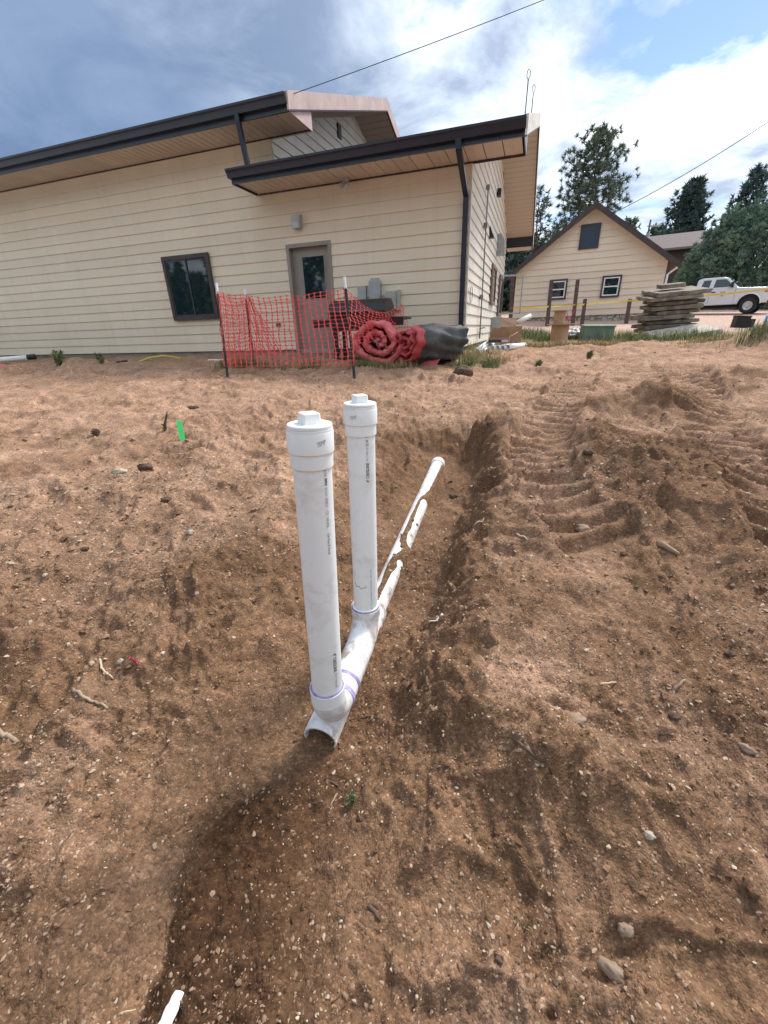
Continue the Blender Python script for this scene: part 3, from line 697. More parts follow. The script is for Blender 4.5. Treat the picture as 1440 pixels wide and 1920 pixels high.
# rear door, set back in its frame
DX0, DX1, DZ0, DZ1 = DOOR
q = BB(); t = 0.06
for a in ((DX0 - 0.012, DX0 + t), (DX1 - t, DX1 + 0.012)): q.box((a[0], -0.034, DZ0), (a[1], 0.13, DZ1 + 0.012 if False else DZ1 - t))
q.box((DX0 - 0.012, -0.034, DZ1 - t + 0.0005), (DX1 + 0.012, 0.13, DZ1 + 0.012))
door = q.build('door', TAUPE)
BB().box((DX0 + t, 0.085, DZ0 + 0.02), (DX1 - t, 0.125, DZ1 - t - 0.001)).build('door_leaf', TAUPE, door)
gx0, gx1, gz0, gz1 = DX0 + 0.30, DX1 - 0.22, 0.70, 1.50
q = BB(); f_ = 0.022
q.box((gx0 - f_, 0.076, gz0 - f_), (gx0, 0.0848, gz1 + f_)); q.box((gx1, 0.076, gz0 - f_), (gx1 + f_, 0.0848, gz1 + f_)); q.box((gx0, 0.076, gz1), (gx1, 0.0848, gz1 + f_)); q.box((gx0, 0.076, gz0 - f_), (gx1, 0.0848, gz0))
q.build('glazing_bead', TAUPE, door); BB().box((gx0, 0.079, gz0), (gx1, 0.0846, gz1)).build('door_glass', GLASS, door)
q = BB(); q.lathe([(0.028, 0), (0.028, 0.012), (0.010, 0.014), (0.010, 0.04)], seg=14)
q.v = [(DX0 + 0.14 + x, 0.083 - z, 0.58 + y) for x, y, z in q.v]; q.box((DX0 + 0.13, 0.035, 0.57), (DX0 + 0.26, 0.05, 0.592)); q.build('handle', STEEL, door)
BB().box((DX0 - 0.02, -0.09, DZ0 - 0.03), (DX1 + 0.02, 0.13, DZ0)).build('threshold', STEEL, door)
# wall lamp, floodlight, outlet, meter boxes
q = BB(); q.prism([(-0.02, 1.99), (-0.15, 1.99), (-0.13, 2.21), (-0.02, 2.24)], 'x', -4.985, -4.815); o = q.build('wall_lamp', GALV); BB().box((-4.965, -0.152, 2.01), (-4.835, -0.1445, 2.10)).build('lens', M('lamp_lens', (0.5, 0.5, 0.48), None, rough=0.2), o)
q = BB(); q.tube([(-3.72, -0.16, ZS_LOW - 0.006), (-3.72, -0.16, ZS_LOW - 0.07)], 0.055, 14); q.tube([(-3.74, -0.17, ZS_LOW - 0.06), (-3.80, -0.24, ZS_LOW - 0.13)], [0.03, 0.05], 12); q.tube([(-3.70, -0.17, ZS_LOW - 0.06), (-3.66, -0.20, ZS_LOW - 0.11)], [0.02, 0.03], 10); q.build('floodlight', GALV, smooth=False)
BB().box((-5.71, -0.045, 0.155), (-5.61, -0.014, 0.235)).build('outlet_box', BROWN)
q = BB(); q.box((-3.62, -0.10, 0.60), (-3.44, -0.017, 0.86)); q.build('meter_box', GALV)
q = BB(); q.prism([(-3.34, 0.50), (-3.12, 0.50), (-3.11, 0.92), (-3.17, 0.99), (-3.29, 0.99), (-3.35, 0.92)], 'y', -0.15, -0.017); o = q.build('meter_box', GALV); q = BB(); q.tube([(-3.23, -0.08, 0.50), (-3.23, -0.07, -0.5)], 0.032, 12); q.build('conduit', M('white_conduit', (0.62, 0.62, 0.60), (0.70, 0.70, 0.68), 9, 0.5), o, smooth=True)
q = BB(); q.box((-2.99, -0.16, 0.40), (-2.77, -0.017, 0.73)); q.box((-2.765, -0.13, 0.38), (-2.70, -0.017, 0.75)); q.tube([(-2.92, -0.09, 0.40), (-2.92, -0.09, 0.35)], 0.035, 10); o = q.build('meter_box', M('putty_grey_box', (0.38, 0.38, 0.33), (0.45, 0.45, 0.40), 6, 0.55)); q = BB(); q.tube([(-2.92, -0.09, 0.35), (-2.90, -0.06, 0.2), (-2.86, -0.05, 0.0), (-2.86, -0.05, -0.5)], 0.024, 10); q.build('conduit', M('putty_grey_box', (0.4, 0.4, 0.36)), o, smooth=True)
# vent in the gable
BB().box((S_GAB + 0.018, 3.30, 4.58), (S_GAB + 0.06, 3.50, 4.86)).build('gable_vent', BROWN)
# fittings on the sunny side wall
q = BB(); q.tube([(S0 + 0.075, 2.05, 2.76), (S0 + 0.075, 2.05, -0.25)], 0.016, 8); q.lathe([(0.03, 2.74), (0.045, 2.76), (0.045, 2.82), (0.02, 2.84)], (S0 + 0.075, 2.05), 12)
for zz in (2.05, 0.62): q.box((S0 + 0.02, 2.00, zz), (S0 + 0.10, 2.12, zz + 0.09))
q.tube([(S0 + 0.075, 2.05, -0.02), (S0 + 0.08, 2.9, 0.0)], 0.02, 8); q.build('standpipe', STEEL)
q = BB(); q.prism([(S0 + 0.019, 2.06), (S0 + 0.14, 2.06), (S0 + 0.019, 2.34)], 'y', 3.3, 3.5); q.build('side_vent', BLACK)
q = BB(); q.prism([(S0 + 0.019, 1.98), (S0 + 0.26, 1.98), (S0 + 0.22, 2.36), (S0 + 0.12, 2.52), (S0 + 0.019, 2.52)], 'y', 5.6, 5.9); q.build('wall_pack_lamp', GALV)
q = BB(); q.prism([(S0 + 0.019, 3.20), (S0 + 0.12, 3.20), (S0 + 0.12, 3.36), (S0 + 0.019, 3.36)], 'y', 4.55, 4.75); q.build('security_camera', BLACK)
def side_window(y0, y1, z0, z1):
    x = S0 + 0.032; t = 0.09; q = BB()
    q.box((x, y0, z0), (x + 0.05, y0 + t, z1)); q.box((x, y1 - t, z0), (x + 0.05, y1, z1)); q.box((x, y0 + t, z1 - t), (x + 0.05, y1 - t, z1)); q.box((x, y0 + t, z0), (x + 0.055, y1 - t, z0 + t))
    o = q.build('window', M('faded_brown_trim', (0.20, 0.125, 0.105), (0.27, 0.18, 0.155), 6, 0.7)); BB().box((x + 0.018, y0 + t, z0 + t), (x + 0.026, y1 - t, z1 - t)).build('pane', GLASS, o); return o
side_window(4.35, 5.55, 0.62, 1.62)
o = side_window(7.05, 8.55, 0.35, 1.60)
q = BB(); x = S0 + 0.06                      # its outer sash stands open
for a, b in (((x, 7.05, 0.40), (x + 0.04, 7.10, 1.58)), ((x + 0.70, 7.35, 0.40), (x + 0.74, 7.40, 1.58))): q.box(a, b)
q.add([(x + 0.02, 7.06, 1.54), (x + 0.72, 7.36, 1.54), (x + 0.72, 7.40, 1.54), (x + 0.02, 7.10, 1.54), (x + 0.02, 7.06, 1.59), (x + 0.72, 7.36, 1.59), (x + 0.72, 7.40, 1.59), (x + 0.02, 7.10, 1.59)], [(3, 2, 1, 0), (4, 5, 6, 7), (0, 1, 5, 4), (1, 2, 6, 5), (2, 3, 7, 6), (3, 0, 4, 7)])
q.add([(x + 0.02, 7.06, 0.39), (x + 0.72, 7.36, 0.39), (x + 0.72, 7.40, 0.39), (x + 0.02, 7.10, 0.39), (x + 0.02, 7.06, 0.44), (x + 0.72, 7.36, 0.44), (x + 0.72, 7.40, 0.44), (x + 0.02, 7.10, 0.44)], [(3, 2, 1, 0), (4, 5, 6, 7), (0, 1, 5, 4), (1, 2, 6, 5), (2, 3, 7, 6), (3, 0, 4, 7)])
q.build('open_sash', GALV, o)
q = BB(); q.box((S0 + 0.02, 5.3, -0.5), (S0 + 0.34, 5.75, 0.28)); q.box((S0 + 0.345, 5.42, -0.5), (S0 + 0.38, 5.62, 0.26)); q.build('utility_cabinet', GALV)
q = BB(); pts = [(S0 + 0.06, 0.30 + 0.16 * math.sin(a), 0.62 + 0.15 * math.cos(a)) for a in np.linspace(0, 6.2, 22)]; q.tube(pts, 0.006, 6); q.build('cable_loop', BLACK)
# rods with eyes at the ridge of the low wing, moss along the gutter
for (w_, h, zz) in ((-0.75, 0.42, 2.92), (1.15, 0.34, 3.55)):
    q = BB(); q.tube([(S_RE - 0.03, w_, zz - 0.06), (S_RE - 0.025, w_, zz + h)], 0.010, 7)
    q.tube([(S_RE - 0.025 + 0.024 * math.sin(a), w_, zz + h + 0.055 - 0.055 * math.cos(a)) for a in np.linspace(0, 6.28, 14)], 0.006, 6, False)
    q.build('eye_rod', STEEL)
# soffit light on main and vents end here

# ------------------------------------------------------------------ small gabled house behind
W2 = math.radians(-26.3); D2 = 24.0
U2 = Vector((math.cos(W2), math.sin(W2), 0)); N2 = Vector((-math.sin(W2), math.cos(W2), 0))
def hw_(s, w_, z): return U2 * (s - 0.335) + N2 * (D2 + w_) + Vector((0, 0, z))
H0 = Vector((-0.62, 0.0, 0.0))
cottage = thing('small_house', 'small tan gabled house with brown trim and a stone foot beyond the yard', 'house', hw_(*H0), W2)
class HB(MB):
    def build(s, name, mat, parent=cottage, **k):
        s.v = [(x - H0.x, y - H0.y, z - H0.z) for x, y, z in s.v]; return MB.build(s, name, mat, parent, **k)
HL, HR, HZ, HE, HS, HM = -3.77, 2.53, 0.38, 2.42, 0.715, -0.62
EX2 = 0.262; k = 0
def hlim(z): return (z - HE) / HS if z > HE else 0.0
while True:
    z0 = HZ + k * EX2; z1 = z0 + EX2 + 0.004; k += 1
    a0, a1 = hlim(z0), hlim(z1)
    if a0 > 3.05: break
    a1 = min(a1, 3.13); z1 = min(z1, HE + HS * a1) if a1 > 0 else z1
    v = [(HL + a0, -0.042, z0), (HR - a0, -0.042, z0), (HR - a1, -0.005, z1), (HL + a1, -0.005, z1), (HL + a0, 0.02, z0), (HR - a0, 0.02, z0), (HR - a1, 0.02, z1), (HL + a1, 0.02, z1)]
    HB().add(v, [(0, 1, 2, 3), (7, 6, 5, 4), (0, 4, 5, 1), (1, 5, 6, 2), (2, 6, 7, 3), (3, 7, 4, 0)]).build('siding_board', SIDING_T)
HDEP = 5.2
HB().prism([(HL + 0.01, HZ), (HR - 0.01, HZ), (HR - 0.01, HE), (HM, HE + HS * 3.13), (HL + 0.01, HE)], 'y', 0.021, HDEP).build('wall', SIDING_T)
def stone_mat():
    mt, t, b = new_mat('rubble_stone')
    tcn = add(t, 'ShaderNodeTexCoord'); vo = add(t, 'ShaderNodeTexVoronoi', feature='DISTANCE_TO_EDGE'); vo.inputs['Scale'].default_value = 5.0
    t.links.new(tcn.outputs['Object'], vo.inputs['Vector'])
    vc = add(t, 'ShaderNodeTexVoronoi'); vc.inputs['Scale'].default_value = 5.0; t.links.new(tcn.outputs['Object'], vc.inputs['Vector'])
    r = ramp_node(t, vo.outputs['Distance'], [(0.02, 0.0), (0.09, 1.0)])
    c0 = mix_node(t, 0.18, (0.46, 0.40, 0.32), vc.outputs['Color']); c = mix_node(t, r, (0.20, 0.17, 0.14), c0)
    t.links.new(c, b.inputs['Base Color']); b.inputs['Roughness'].default_value = 0.95; bump_node(t, b, r, 0.8, 0.03); return mt
HB().box((HL + 0.02, 0.03, -0.8), (HR - 0.02, HDEP - 0.02, HZ - 0.001)).build('stone_foundation', stone_mat())
for sg in (-1, 1):
    def X_(d): return HM + sg * d
    th = 0.14; R_ = [(X_(0), HE + HS * 3.15 + 0.18), (X_(3.60), HE + HS * 3.15 + 0.18 - HS * 3.60), (X_(3.60), HE + HS * 3.15 + 0.18 - th - HS * 3.60), (X_(0), HE + HS * 3.15 + 0.18 - th)]
    HB().prism(R_, 'y', -0.42, HDEP + 0.3).build('roof', SHINGLE)
    R_ = [(X_(0), HE + HS * 3.15 + 0.175), (X_(3.64), HE + HS * 3.15 + 0.175 - HS * 3.64), (X_(3.64), HE + HS * 3.15 - 0.07 - HS * 3.64), (X_(0), HE + HS * 3.15 - 0.07)]
    HB().prism(R_, 'y', -0.46, -0.422).build('rake_board', BROWN)
    R_ = [(X_(0.01), HE + HS * 3.14 + 0.03), (X_(3.58), HE + HS * 3.14 + 0.03 - HS * 3.57), (X_(3.58), HE + HS * 3.14 + 0.01 - HS * 3.57), (X_(0.01), HE + HS * 3.14 + 0.01)]
    HB().prism(R_, 'y', -0.419, -0.024).build('soffit_panel', SOFFIT)
HB().box((HL - 0.02, -0.026, HZ - 0.02), (HL + 0.07, 0.02, HE)).build('corner_trim', SIDING_T); HB().box((HR - 0.07, -0.026, HZ - 0.02), (HR + 0.02, 0.02, HE)).build('corner_trim', SIDING_T)
q = HB(); q.tube([(HR + 0.42, -0.1, HE - 0.28), (HR + 0.10, -0.06, HE - 0.55), (HR + 0.08, -0.06, 0.2)], 0.045, 8); q.build('downspout', WHITE)
def hwin(x0, x1, z0, z1, boarded=False):
    q = HB(); t = 0.07; y0 = -0.09
    q.box((x0 - t, y0, z0 - t), (x0, 0, z1 + t)); q.box((x1, y0, z0 - t), (x1 + t, 0, z1 + t)); q.box((x0, y0, z1), (x1, 0, z1 + t)); q.box((x0, y0, z0 - t), (x1, 0, z0))
    o = q.build('window', BROWN)
    if boarded:
        HB().box((x0, -0.07, z0), (x1, -0.05, z1)).build('dark_panel', M('dark_panel_paint', (0.018, 0.040, 0.068), (0.026, 0.052, 0.082), 4, 0.5), o); return
    q = HB(); f = 0.05; zm = (z0 + z1) / 2
    q.box((x0, -0.08, z0), (x0 + f, -0.05, z1)); q.box((x1 - f, -0.08, z0), (x1, -0.05, z1))
    for a in (z0, zm - f / 2, z1 - f): q.box((x0 + f, -0.08, a), (x1 - f, -0.05, a + f))
    q.build('sash', WHITE, o)
    HB().box((x0 + f, -0.062, z0 + f), (x1 - f, -0.055, zm - f / 2)).build('pane', GLASS, o); HB().box((x0 + f, -0.062, zm + f / 2), (x1 - f, -0.055, z1 - f)).build('pane', GLASS, o)
hwin(-2.10, -1.45, 1.20, 1.92); hwin(0.17, 0.82, 1.17, 1.92); hwin(-1.04, -0.36, 3.20, 4.02, True)
q = HB(); q.box((-2.55, 3.2, 2.9), (-2.05, 3.7, 4.28)); q.tube([(-1.95, 3.0, 3.2), (-1.95, 3.0, 4.55)], 0.09, 10); q.build('chimney', M('chimney_brick', (0.42, 0.30, 0.20), (0.52, 0.38, 0.26), 9, 0.9))
# a brown roof farther up the slope
p0 = at(1262, 462, 38)
far = thing('far_cabin', 'dark brown cabin with a grey roof half hidden behind the dome-shaped juniper', 'cabin', (p0.x, p0.y, gz(p0.x, p0.y)), math.radians(-30))
q = MB(); q.box((-2.6, -2.2, -1.0), (2.6, 2.2, p0.z - gz(p0.x, p0.y) - 0.3)); q.build('wall', M('log_brown', (0.050, 0.032, 0.024), (0.085, 0.055, 0.040), 6, 0.8, stretch=(1, 1, 6)), far)
zt_ = p0.z - gz(p0.x, p0.y); q = MB(); q.prism([(-3.0, zt_ - 0.45), (0, zt_ + 1.0), (3.0, zt_ - 0.45), (3.0, zt_ - 0.62), (0, zt_ + 0.8), (-3.0, zt_ - 0.62)], 'x', -3.1, 3.1); q.build('roof', M('grey_shingle', (0.15, 0.12, 0.115), (0.21, 0.17, 0.165), 10, 0.9), far)

# ------------------------------------------------------------------ trees
BARK = M('pine_bark', (0.085, 0.050, 0.034), (0.17, 0.105, 0.075), 9, 0.95, 0.6, 30, stretch=(1, 1, 0.25))
def leaf_mat(name, a, b2):
    mt, t, b = new_mat(name)
    at_ = add(t, 'ShaderNodeAttribute', attribute_name='tint').outputs['Fac']
    c = ramp_node(t, at_, [(0.0, a), (1.0, b2)]); t.links.new(c, b.inputs['Base Color']); b.inputs['Roughness'].default_value = 0.75
    b.inputs['Specular IOR Level'].default_value = 0.2; return mt
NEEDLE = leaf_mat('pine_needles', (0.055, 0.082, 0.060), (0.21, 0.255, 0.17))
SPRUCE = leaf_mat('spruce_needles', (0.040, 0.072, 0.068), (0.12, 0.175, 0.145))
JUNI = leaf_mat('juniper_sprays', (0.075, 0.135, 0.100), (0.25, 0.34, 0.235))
def tufts(C, Dr, n_per, ln, wd, rs, spread=0.9):
    """needle blades: C points, Dr main directions"""
    C = np.repeat(C, n_per, 0); Dr = np.repeat(Dr, n_per, 0); n = len(C)
    d = Dr + rs.normal(0, spread, (n, 3)); d /= np.linalg.norm(d, axis=1)[:, None] + 1e-9
    s = np.cross(d, rs.normal(0, 1, (n, 3))); s /= np.linalg.norm(s, axis=1)[:, None] + 1e-9
    L = ln * rs.uniform(0.6, 1.25, (n, 1)); Wd = wd * rs.uniform(0.7, 1.3, (n, 1))
    V = np.stack([C - s * Wd * 0.5, C + s * Wd * 0.5, C + d * L + s * Wd * 0.15, C + d * L - s * Wd * 0.15], 1).reshape(-1, 3)
    F_ = np.arange(n * 4).reshape(n, 4); return V, F_, n
def tree(name, label, base_p, H, crown0, rad_fn, nbr, mat, seed, tuft=(0.34, 0.075), per=12, lean=(0, 0), group='conifers beyond the yard', r0=None, droop=0.1, gap=0.25, step=0.38):
    rs = np.random.RandomState(seed); e = thing(name, label, 'tree', base_p, 0, group)
    r0 = r0 or H * 0.016
    path = [(lean[0] * (i / 8) ** 1.5 + 0.04 * rs.normal(), lean[1] * (i / 8) ** 1.5, -0.5 + (H + 0.4) * i / 8) for i in range(9)]
    q = MB(); q.tube(path, [r0 * (1 - 0.93 * i / 8) + 0.01 for i in range(9)], 9)
    C, Dd, T = [], [], []
    for i in range(nbr):
        t = (i + rs.uniform(0, 1)) / nbr; t = t ** 0.9; z = crown0 * H + (1 - crown0) * H * t
        R = rad_fn(t) * rs.uniform(0.45, 1.12)
        if rs.uniform() < gap * 0.3: continue
        a = i * 2.39996 + rs.uniform(-0.5, 0.5)
        fr = z / H * 8; i0 = min(int(fr), 7); px = path[i0][0] + (path[i0 + 1][0] - path[i0][0]) * (fr - i0); py = path[i0][1] + (path[i0 + 1][1] - path[i0][1]) * (fr - i0)
        st = Vector((px, py, z)); up = 0.55 * t + 0.05 - droop * (1 - t)
        end = st + Vector((math.cos(a) * R, math.sin(a) * R, R * up)); mid = st.lerp(end, 0.5) + Vector((0, 0, -0.06 * R))
        if R > 0.25: q.tube([st, mid, end], [max(0.015, r0 * 0.22 * (1 - t * 0.6)), max(0.012, r0 * 0.14), 0.008], 4, False)
        m_ = max(2, int(R / step * 1.6) + 1)
        for j in range(m_):
            f = 0.32 + 0.68 * (j + rs.uniform(0, 1)) / m_
            if rs.uniform() < gap: continue
            p = st.lerp(mid, f * 2) if f < 0.5 else mid.lerp(end, f * 2 - 1)
            jit = rs.normal(0, 0.16 * R * 0.5 + 0.06, 3)
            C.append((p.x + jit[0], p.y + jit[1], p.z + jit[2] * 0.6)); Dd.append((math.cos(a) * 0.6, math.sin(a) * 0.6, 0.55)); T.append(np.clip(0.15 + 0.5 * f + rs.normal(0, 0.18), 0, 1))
    q.build('trunk', BARK, e, smooth=True)
    C = np.array(C); Dd = np.array(Dd)
    V, F_, n = tufts(C, Dd, per, tuft[0], tuft[1], rs)
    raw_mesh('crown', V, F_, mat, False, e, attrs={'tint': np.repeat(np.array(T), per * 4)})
    return e
def tz(px, py, d): p = at(px, py, d); return p
def place(px, py_top, d):
    p = at(px, py_top, d); g = gz(p.x, p.y); return (p.x, p.y, g), p.z - g
b_, h_ = place(1122, 246, 34)
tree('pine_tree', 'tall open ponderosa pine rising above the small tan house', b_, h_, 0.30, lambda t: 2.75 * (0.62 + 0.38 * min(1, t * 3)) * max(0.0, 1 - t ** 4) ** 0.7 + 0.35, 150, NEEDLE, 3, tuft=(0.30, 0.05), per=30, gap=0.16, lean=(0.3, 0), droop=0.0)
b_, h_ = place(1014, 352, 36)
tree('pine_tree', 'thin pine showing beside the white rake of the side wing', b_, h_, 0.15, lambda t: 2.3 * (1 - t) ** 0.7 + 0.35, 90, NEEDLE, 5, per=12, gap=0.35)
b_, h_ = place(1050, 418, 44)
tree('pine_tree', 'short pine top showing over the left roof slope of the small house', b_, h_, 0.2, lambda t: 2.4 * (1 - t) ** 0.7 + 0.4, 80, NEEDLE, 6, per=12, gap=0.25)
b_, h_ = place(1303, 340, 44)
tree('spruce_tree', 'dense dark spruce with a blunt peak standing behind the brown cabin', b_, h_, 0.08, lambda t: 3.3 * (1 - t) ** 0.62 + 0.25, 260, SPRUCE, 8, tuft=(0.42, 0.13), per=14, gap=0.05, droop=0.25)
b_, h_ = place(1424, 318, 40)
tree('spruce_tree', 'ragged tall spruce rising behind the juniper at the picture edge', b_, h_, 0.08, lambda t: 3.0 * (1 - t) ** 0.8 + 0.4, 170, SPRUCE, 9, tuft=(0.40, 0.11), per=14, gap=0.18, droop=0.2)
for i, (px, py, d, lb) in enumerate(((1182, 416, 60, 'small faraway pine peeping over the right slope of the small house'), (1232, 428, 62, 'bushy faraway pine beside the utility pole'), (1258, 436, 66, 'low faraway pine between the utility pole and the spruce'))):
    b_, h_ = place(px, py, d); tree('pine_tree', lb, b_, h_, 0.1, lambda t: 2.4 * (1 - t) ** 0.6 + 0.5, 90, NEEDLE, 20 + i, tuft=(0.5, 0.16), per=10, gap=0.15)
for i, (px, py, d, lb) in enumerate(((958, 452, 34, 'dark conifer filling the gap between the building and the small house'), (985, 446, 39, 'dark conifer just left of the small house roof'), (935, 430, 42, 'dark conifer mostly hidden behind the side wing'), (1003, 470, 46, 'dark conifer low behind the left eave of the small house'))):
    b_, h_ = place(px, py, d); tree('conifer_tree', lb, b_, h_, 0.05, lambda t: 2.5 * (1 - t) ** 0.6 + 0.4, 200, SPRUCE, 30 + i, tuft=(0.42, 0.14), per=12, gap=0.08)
def juniper(name, label, c, R, seed, n=3200, mat=JUNI):
    rs = np.random.RandomState(seed); e = thing(name, label, 'tree', c, 0, 'conifers beyond the yard')
    q = MB()
    for i in range(9):
        a = i * 0.7; q.tube([(0.2 * math.cos(a), 0.2 * math.sin(a), -0.3), (R[0] * 0.4 * math.cos(a), R[1] * 0.4 * math.sin(a), R[2] * 0.4), (R[0] * 0.75 * math.cos(a), R[1] * 0.75 * math.sin(a), R[2] * 0.7)], [0.16, 0.09, 0.03], 6)
    q.build('trunk', BARK, e, smooth=True)
    u = rs.normal(0, 1, (n, 3)); u[:, 2] = np.abs(u[:, 2]) - 0.15; u /= np.linalg.norm(u, axis=1)[:, None]
    az = np.arctan2(u[:, 1], u[:, 0]); el = np.arcsin(u[:, 2])
    bump_ = 1 + 0.16 * fbm(az * 1.7 + 5, el * 2.4, seed, 3) + 0.13 * fbm(az * 5, el * 5, seed + 3, 2)
    rr = bump_ * rs.uniform(0.68, 1.0, n) ** 0.5; C = u * np.array(R) * rr[:, None]
    Dd = u * 0.8 + np.array([0, 0, 0.5]); tint = np.clip(0.2 + 0.5 * rs.uniform(0, 1, n) + 0.8 * fbm(az * 5, el * 5, seed + 3, 2), 0, 1)
    V, F_, k_ = tufts(C, Dd, 20, 0.24, 0.055, rs, 0.7)
    raw_mesh('crown', V, F_, mat, False, e, attrs={'tint': np.repeat(tint, 80)}); return e
p = at(1375, 545, 27.5); g = gz(p.x, p.y); topz = at(1375, 404, 27.5).z - g
juniper('juniper_tree', 'large dome-shaped blue-green juniper behind the white pickup', (p.x, p.y, g), (3.75, 2.6, topz), 41, 4200)
p = at(1500, 545, 25); g = gz(p.x, p.y); juniper('juniper_tree', 'second juniper cut off by the picture edge beyond the pickup', (p.x, p.y, g), (2.6, 2.2, 4.2), 43, 2200)
# woods behind the camera, seen only mirrored in the window glass
rs = np.random.RandomState(70); C = []; 
for i in range(44):
    cx_ = -84 + i * 2.7 + rs.uniform(-1, 1); cy_ = -24 - rs.uniform(0, 6); hh = rs.uniform(12, 17)
    m_ = 260; t = rs.uniform(0, 1, m_); a = rs.uniform(0, 6.28, m_); r = 2.4 * (1 - t) + 0.3
    C.append(np.stack([cx_ + r * np.cos(a), cy_ + r * np.sin(a), -2.4 + 0.4 + hh * t], -1))
C = np.concatenate(C); V, F_, n_ = tufts(C, np.tile([0, 0, 0.4], (len(C), 1)), 4, 0.9, 0.5, rs, 1.0)
o = raw_mesh('treeline', V, F_, leaf_mat('treeline_green', (0.03, 0.06, 0.02), (0.10, 0.16, 0.05)), False, attrs={'tint': np.repeat(rs.uniform(0, 1, len(C)), 16)}); tag(o, 'green woods on the near side of the yard', None, None, 'stuff')

# ------------------------------------------------------------------ pole and wires
WIRE = M('black_cable', (0.02, 0.018, 0.022), None, rough=0.6)
p = at(1218, 412, 52); g = gz(p.x, p.y); e = thing('utility_pole', 'distant brown utility pole with a crossarm behind the small house', 'utility pole', (p.x, p.y, g))
q = MB(); q.tube([(0, 0, -0.5), (0.15, 0, p.z - g)], [0.16, 0.10], 8); q.build('pole', M('weathered_pole', (0.16, 0.09, 0.08), (0.24, 0.15, 0.13), 6, 0.9), e)
q = MB(); q.box((-0.1, -0.06, p.z - g - 0.75), (1.9, 0.06, p.z - g - 0.6)); q.build('crossarm', GALV, e)
q = MB(); q.lathe([(0.22, p.z - g - 2.3), (0.22, p.z - g - 1.5)], (0.0, -0.28), 10); q.build('transformer', GALV, e)
def sag(a, b, s, n=24): return [a.lerp(b, i / n) + Vector((0, 0, -4 * s * (i / n) * (1 - i / n))) for i in range(n + 1)]
a = bw(S_GE + 0.02, -0.72, 3.79); b2 = at(1290, -112, 8.0); q = MB(); q.tube(sag(a, b2, 0.05), 0.006, 6); q.build('service_wire', WIRE)
tag(bpy.data.objects['service_wire'], 'dark service wire running up from the high gable corner across the sky', 'wire')
a = hw_(0.2, -0.4, 4.35); b2 = at(1620, 103, 14.0); q = MB(); q.tube(sag(a, b2, 0.25), 0.014, 6); o = q.build('overhead_wire', WIRE)
tag(o, 'dark overhead wire climbing from the small house peak past the treetops', 'wire')

# ------------------------------------------------------------------ fence posts and tape in front of the small house
POST = M('rusty_brown_post', (0.060, 0.030, 0.026), (0.11, 0.060, 0.050), 8, 0.75)
posts = [((1034, 528), (1026, 607), 'tall brown post in front of the left window of the small house'), ((1083, 527), (1074, 603), 'tall brown post between the two windows of the small house'),
         ((1097, 563), (1091, 607), 'short brown post beside the tall one, between the windows'), ((1181, 563), (1174, 605), 'leaning short brown post beside the slab stack'), ((961, 516), (957, 600), 'brown post at the left corner of the small house')]
for (t_, b2, lb) in posts:
    d = 17.5; pt_, pb = at(*t_, d), at(*b2, d); g = gz(pb.x, pb.y); v = pt_ - pb; L = v.length
    q = MB(); q.box((-0.075, -0.012, -0.3), (0.075, 0.0, L)); q.box((-0.012, -0.0005, -0.3), (0.012, 0.10, L)); q.box((-0.075, 0.1005, -0.3), (0.075, 0.112, L))
    o = q.build('fence_post', POST, loc=(pb.x, pb.y, pb.z)); o.rotation_euler = v.to_track_quat('Z', 'Y').to_euler(); tag(o, lb, 'post', 'brown steel posts before the small house')
TAPE = M('yellow_tape', (0.72, 0.52, 0.06), (0.80, 0.62, 0.16), 8, 0.5)
pts = [at(957, 579, 17.4), at(1030, 575, 17.4), at(1080, 572, 17.4), at(1180, 564, 17.4), at(1300, 556, 15.2), at(1380, 549, 14.2), at(1450, 541, 13.4), at(1560, 528, 12.2)]
q = MB(); v = []; f = []
fine = []
for a, b2 in zip(pts[:-1], pts[1:]): fine += [a.lerp(b2, i / 8) for i in range(8)]
for i, p in enumerate(fine):
    tw = 0.35 * math.sin(i * 0.55) + 0.15 * math.sin(i * 1.7); hh = 0.030
    up = Vector((0.1 * math.sin(i), -math.sin(tw), math.cos(tw))) * hh; nn = Vector((-0.2, -0.98, 0)) * 0.0015
    v += [p - up + nn, p + up + nn, p + up - nn, p - up - nn]
for i in range(len(fine) - 1):
    for a, b2 in ((0, 1), (1, 2), (2, 3), (3, 0)): f.append((i * 4 + a, i * 4 + b2, i * 4 + 4 + b2, i * 4 + 4 + a))
q.add(v, f); o = q.build('caution_tape', TAPE, smooth=False); tag(o, 'yellow caution tape strung past the small house and the pickup', 'tape')

# ------------------------------------------------------------------ the PVC sewer cleanout
def pvc_mat(name, base_c, dirt, amt, sc, lo_=0.50):
    mt, t, b = new_mat(name)
    tcn = add(t, 'ShaderNodeTexCoord'); vec = tcn.outputs['Object']
    n1 = noise_node(t, vec, sc, 6, 0.68, 0.4); n2 = noise_node(t, vec, 5.0, 4, 0.6)
    n3 = noise_node(t, vec, 95, 3, 0.6)
    f = add(t, 'ShaderNodeMath', operation='MULTIPLY'); t.links.new(ramp_node(t, n1, [(lo_, 0.0), (lo_ + 0.18, 1.0)]), f.inputs[0]); t.links.new(ramp_node(t, n2, [(0.36, 0.15), (0.62, amt)]), f.inputs[1])
    c = mix_node(t, f.outputs[0], base_c, dirt)
    c = mix_node(t, ramp_node(t, n3, [(0.70, 0.0), (0.76, 0.45)]), c, (0.22, 0.17, 0.13))
    t.links.new(c, b.inputs['Base Color']); b.inputs['Roughness'].default_value = 0.42; b.inputs['Specular IOR Level'].default_value = 0.45
    return mt
PVC = pvc_mat('white_pvc', (0.87, 0.89, 0.885), (0.52, 0.48, 0.42), 0.60, 9.0)
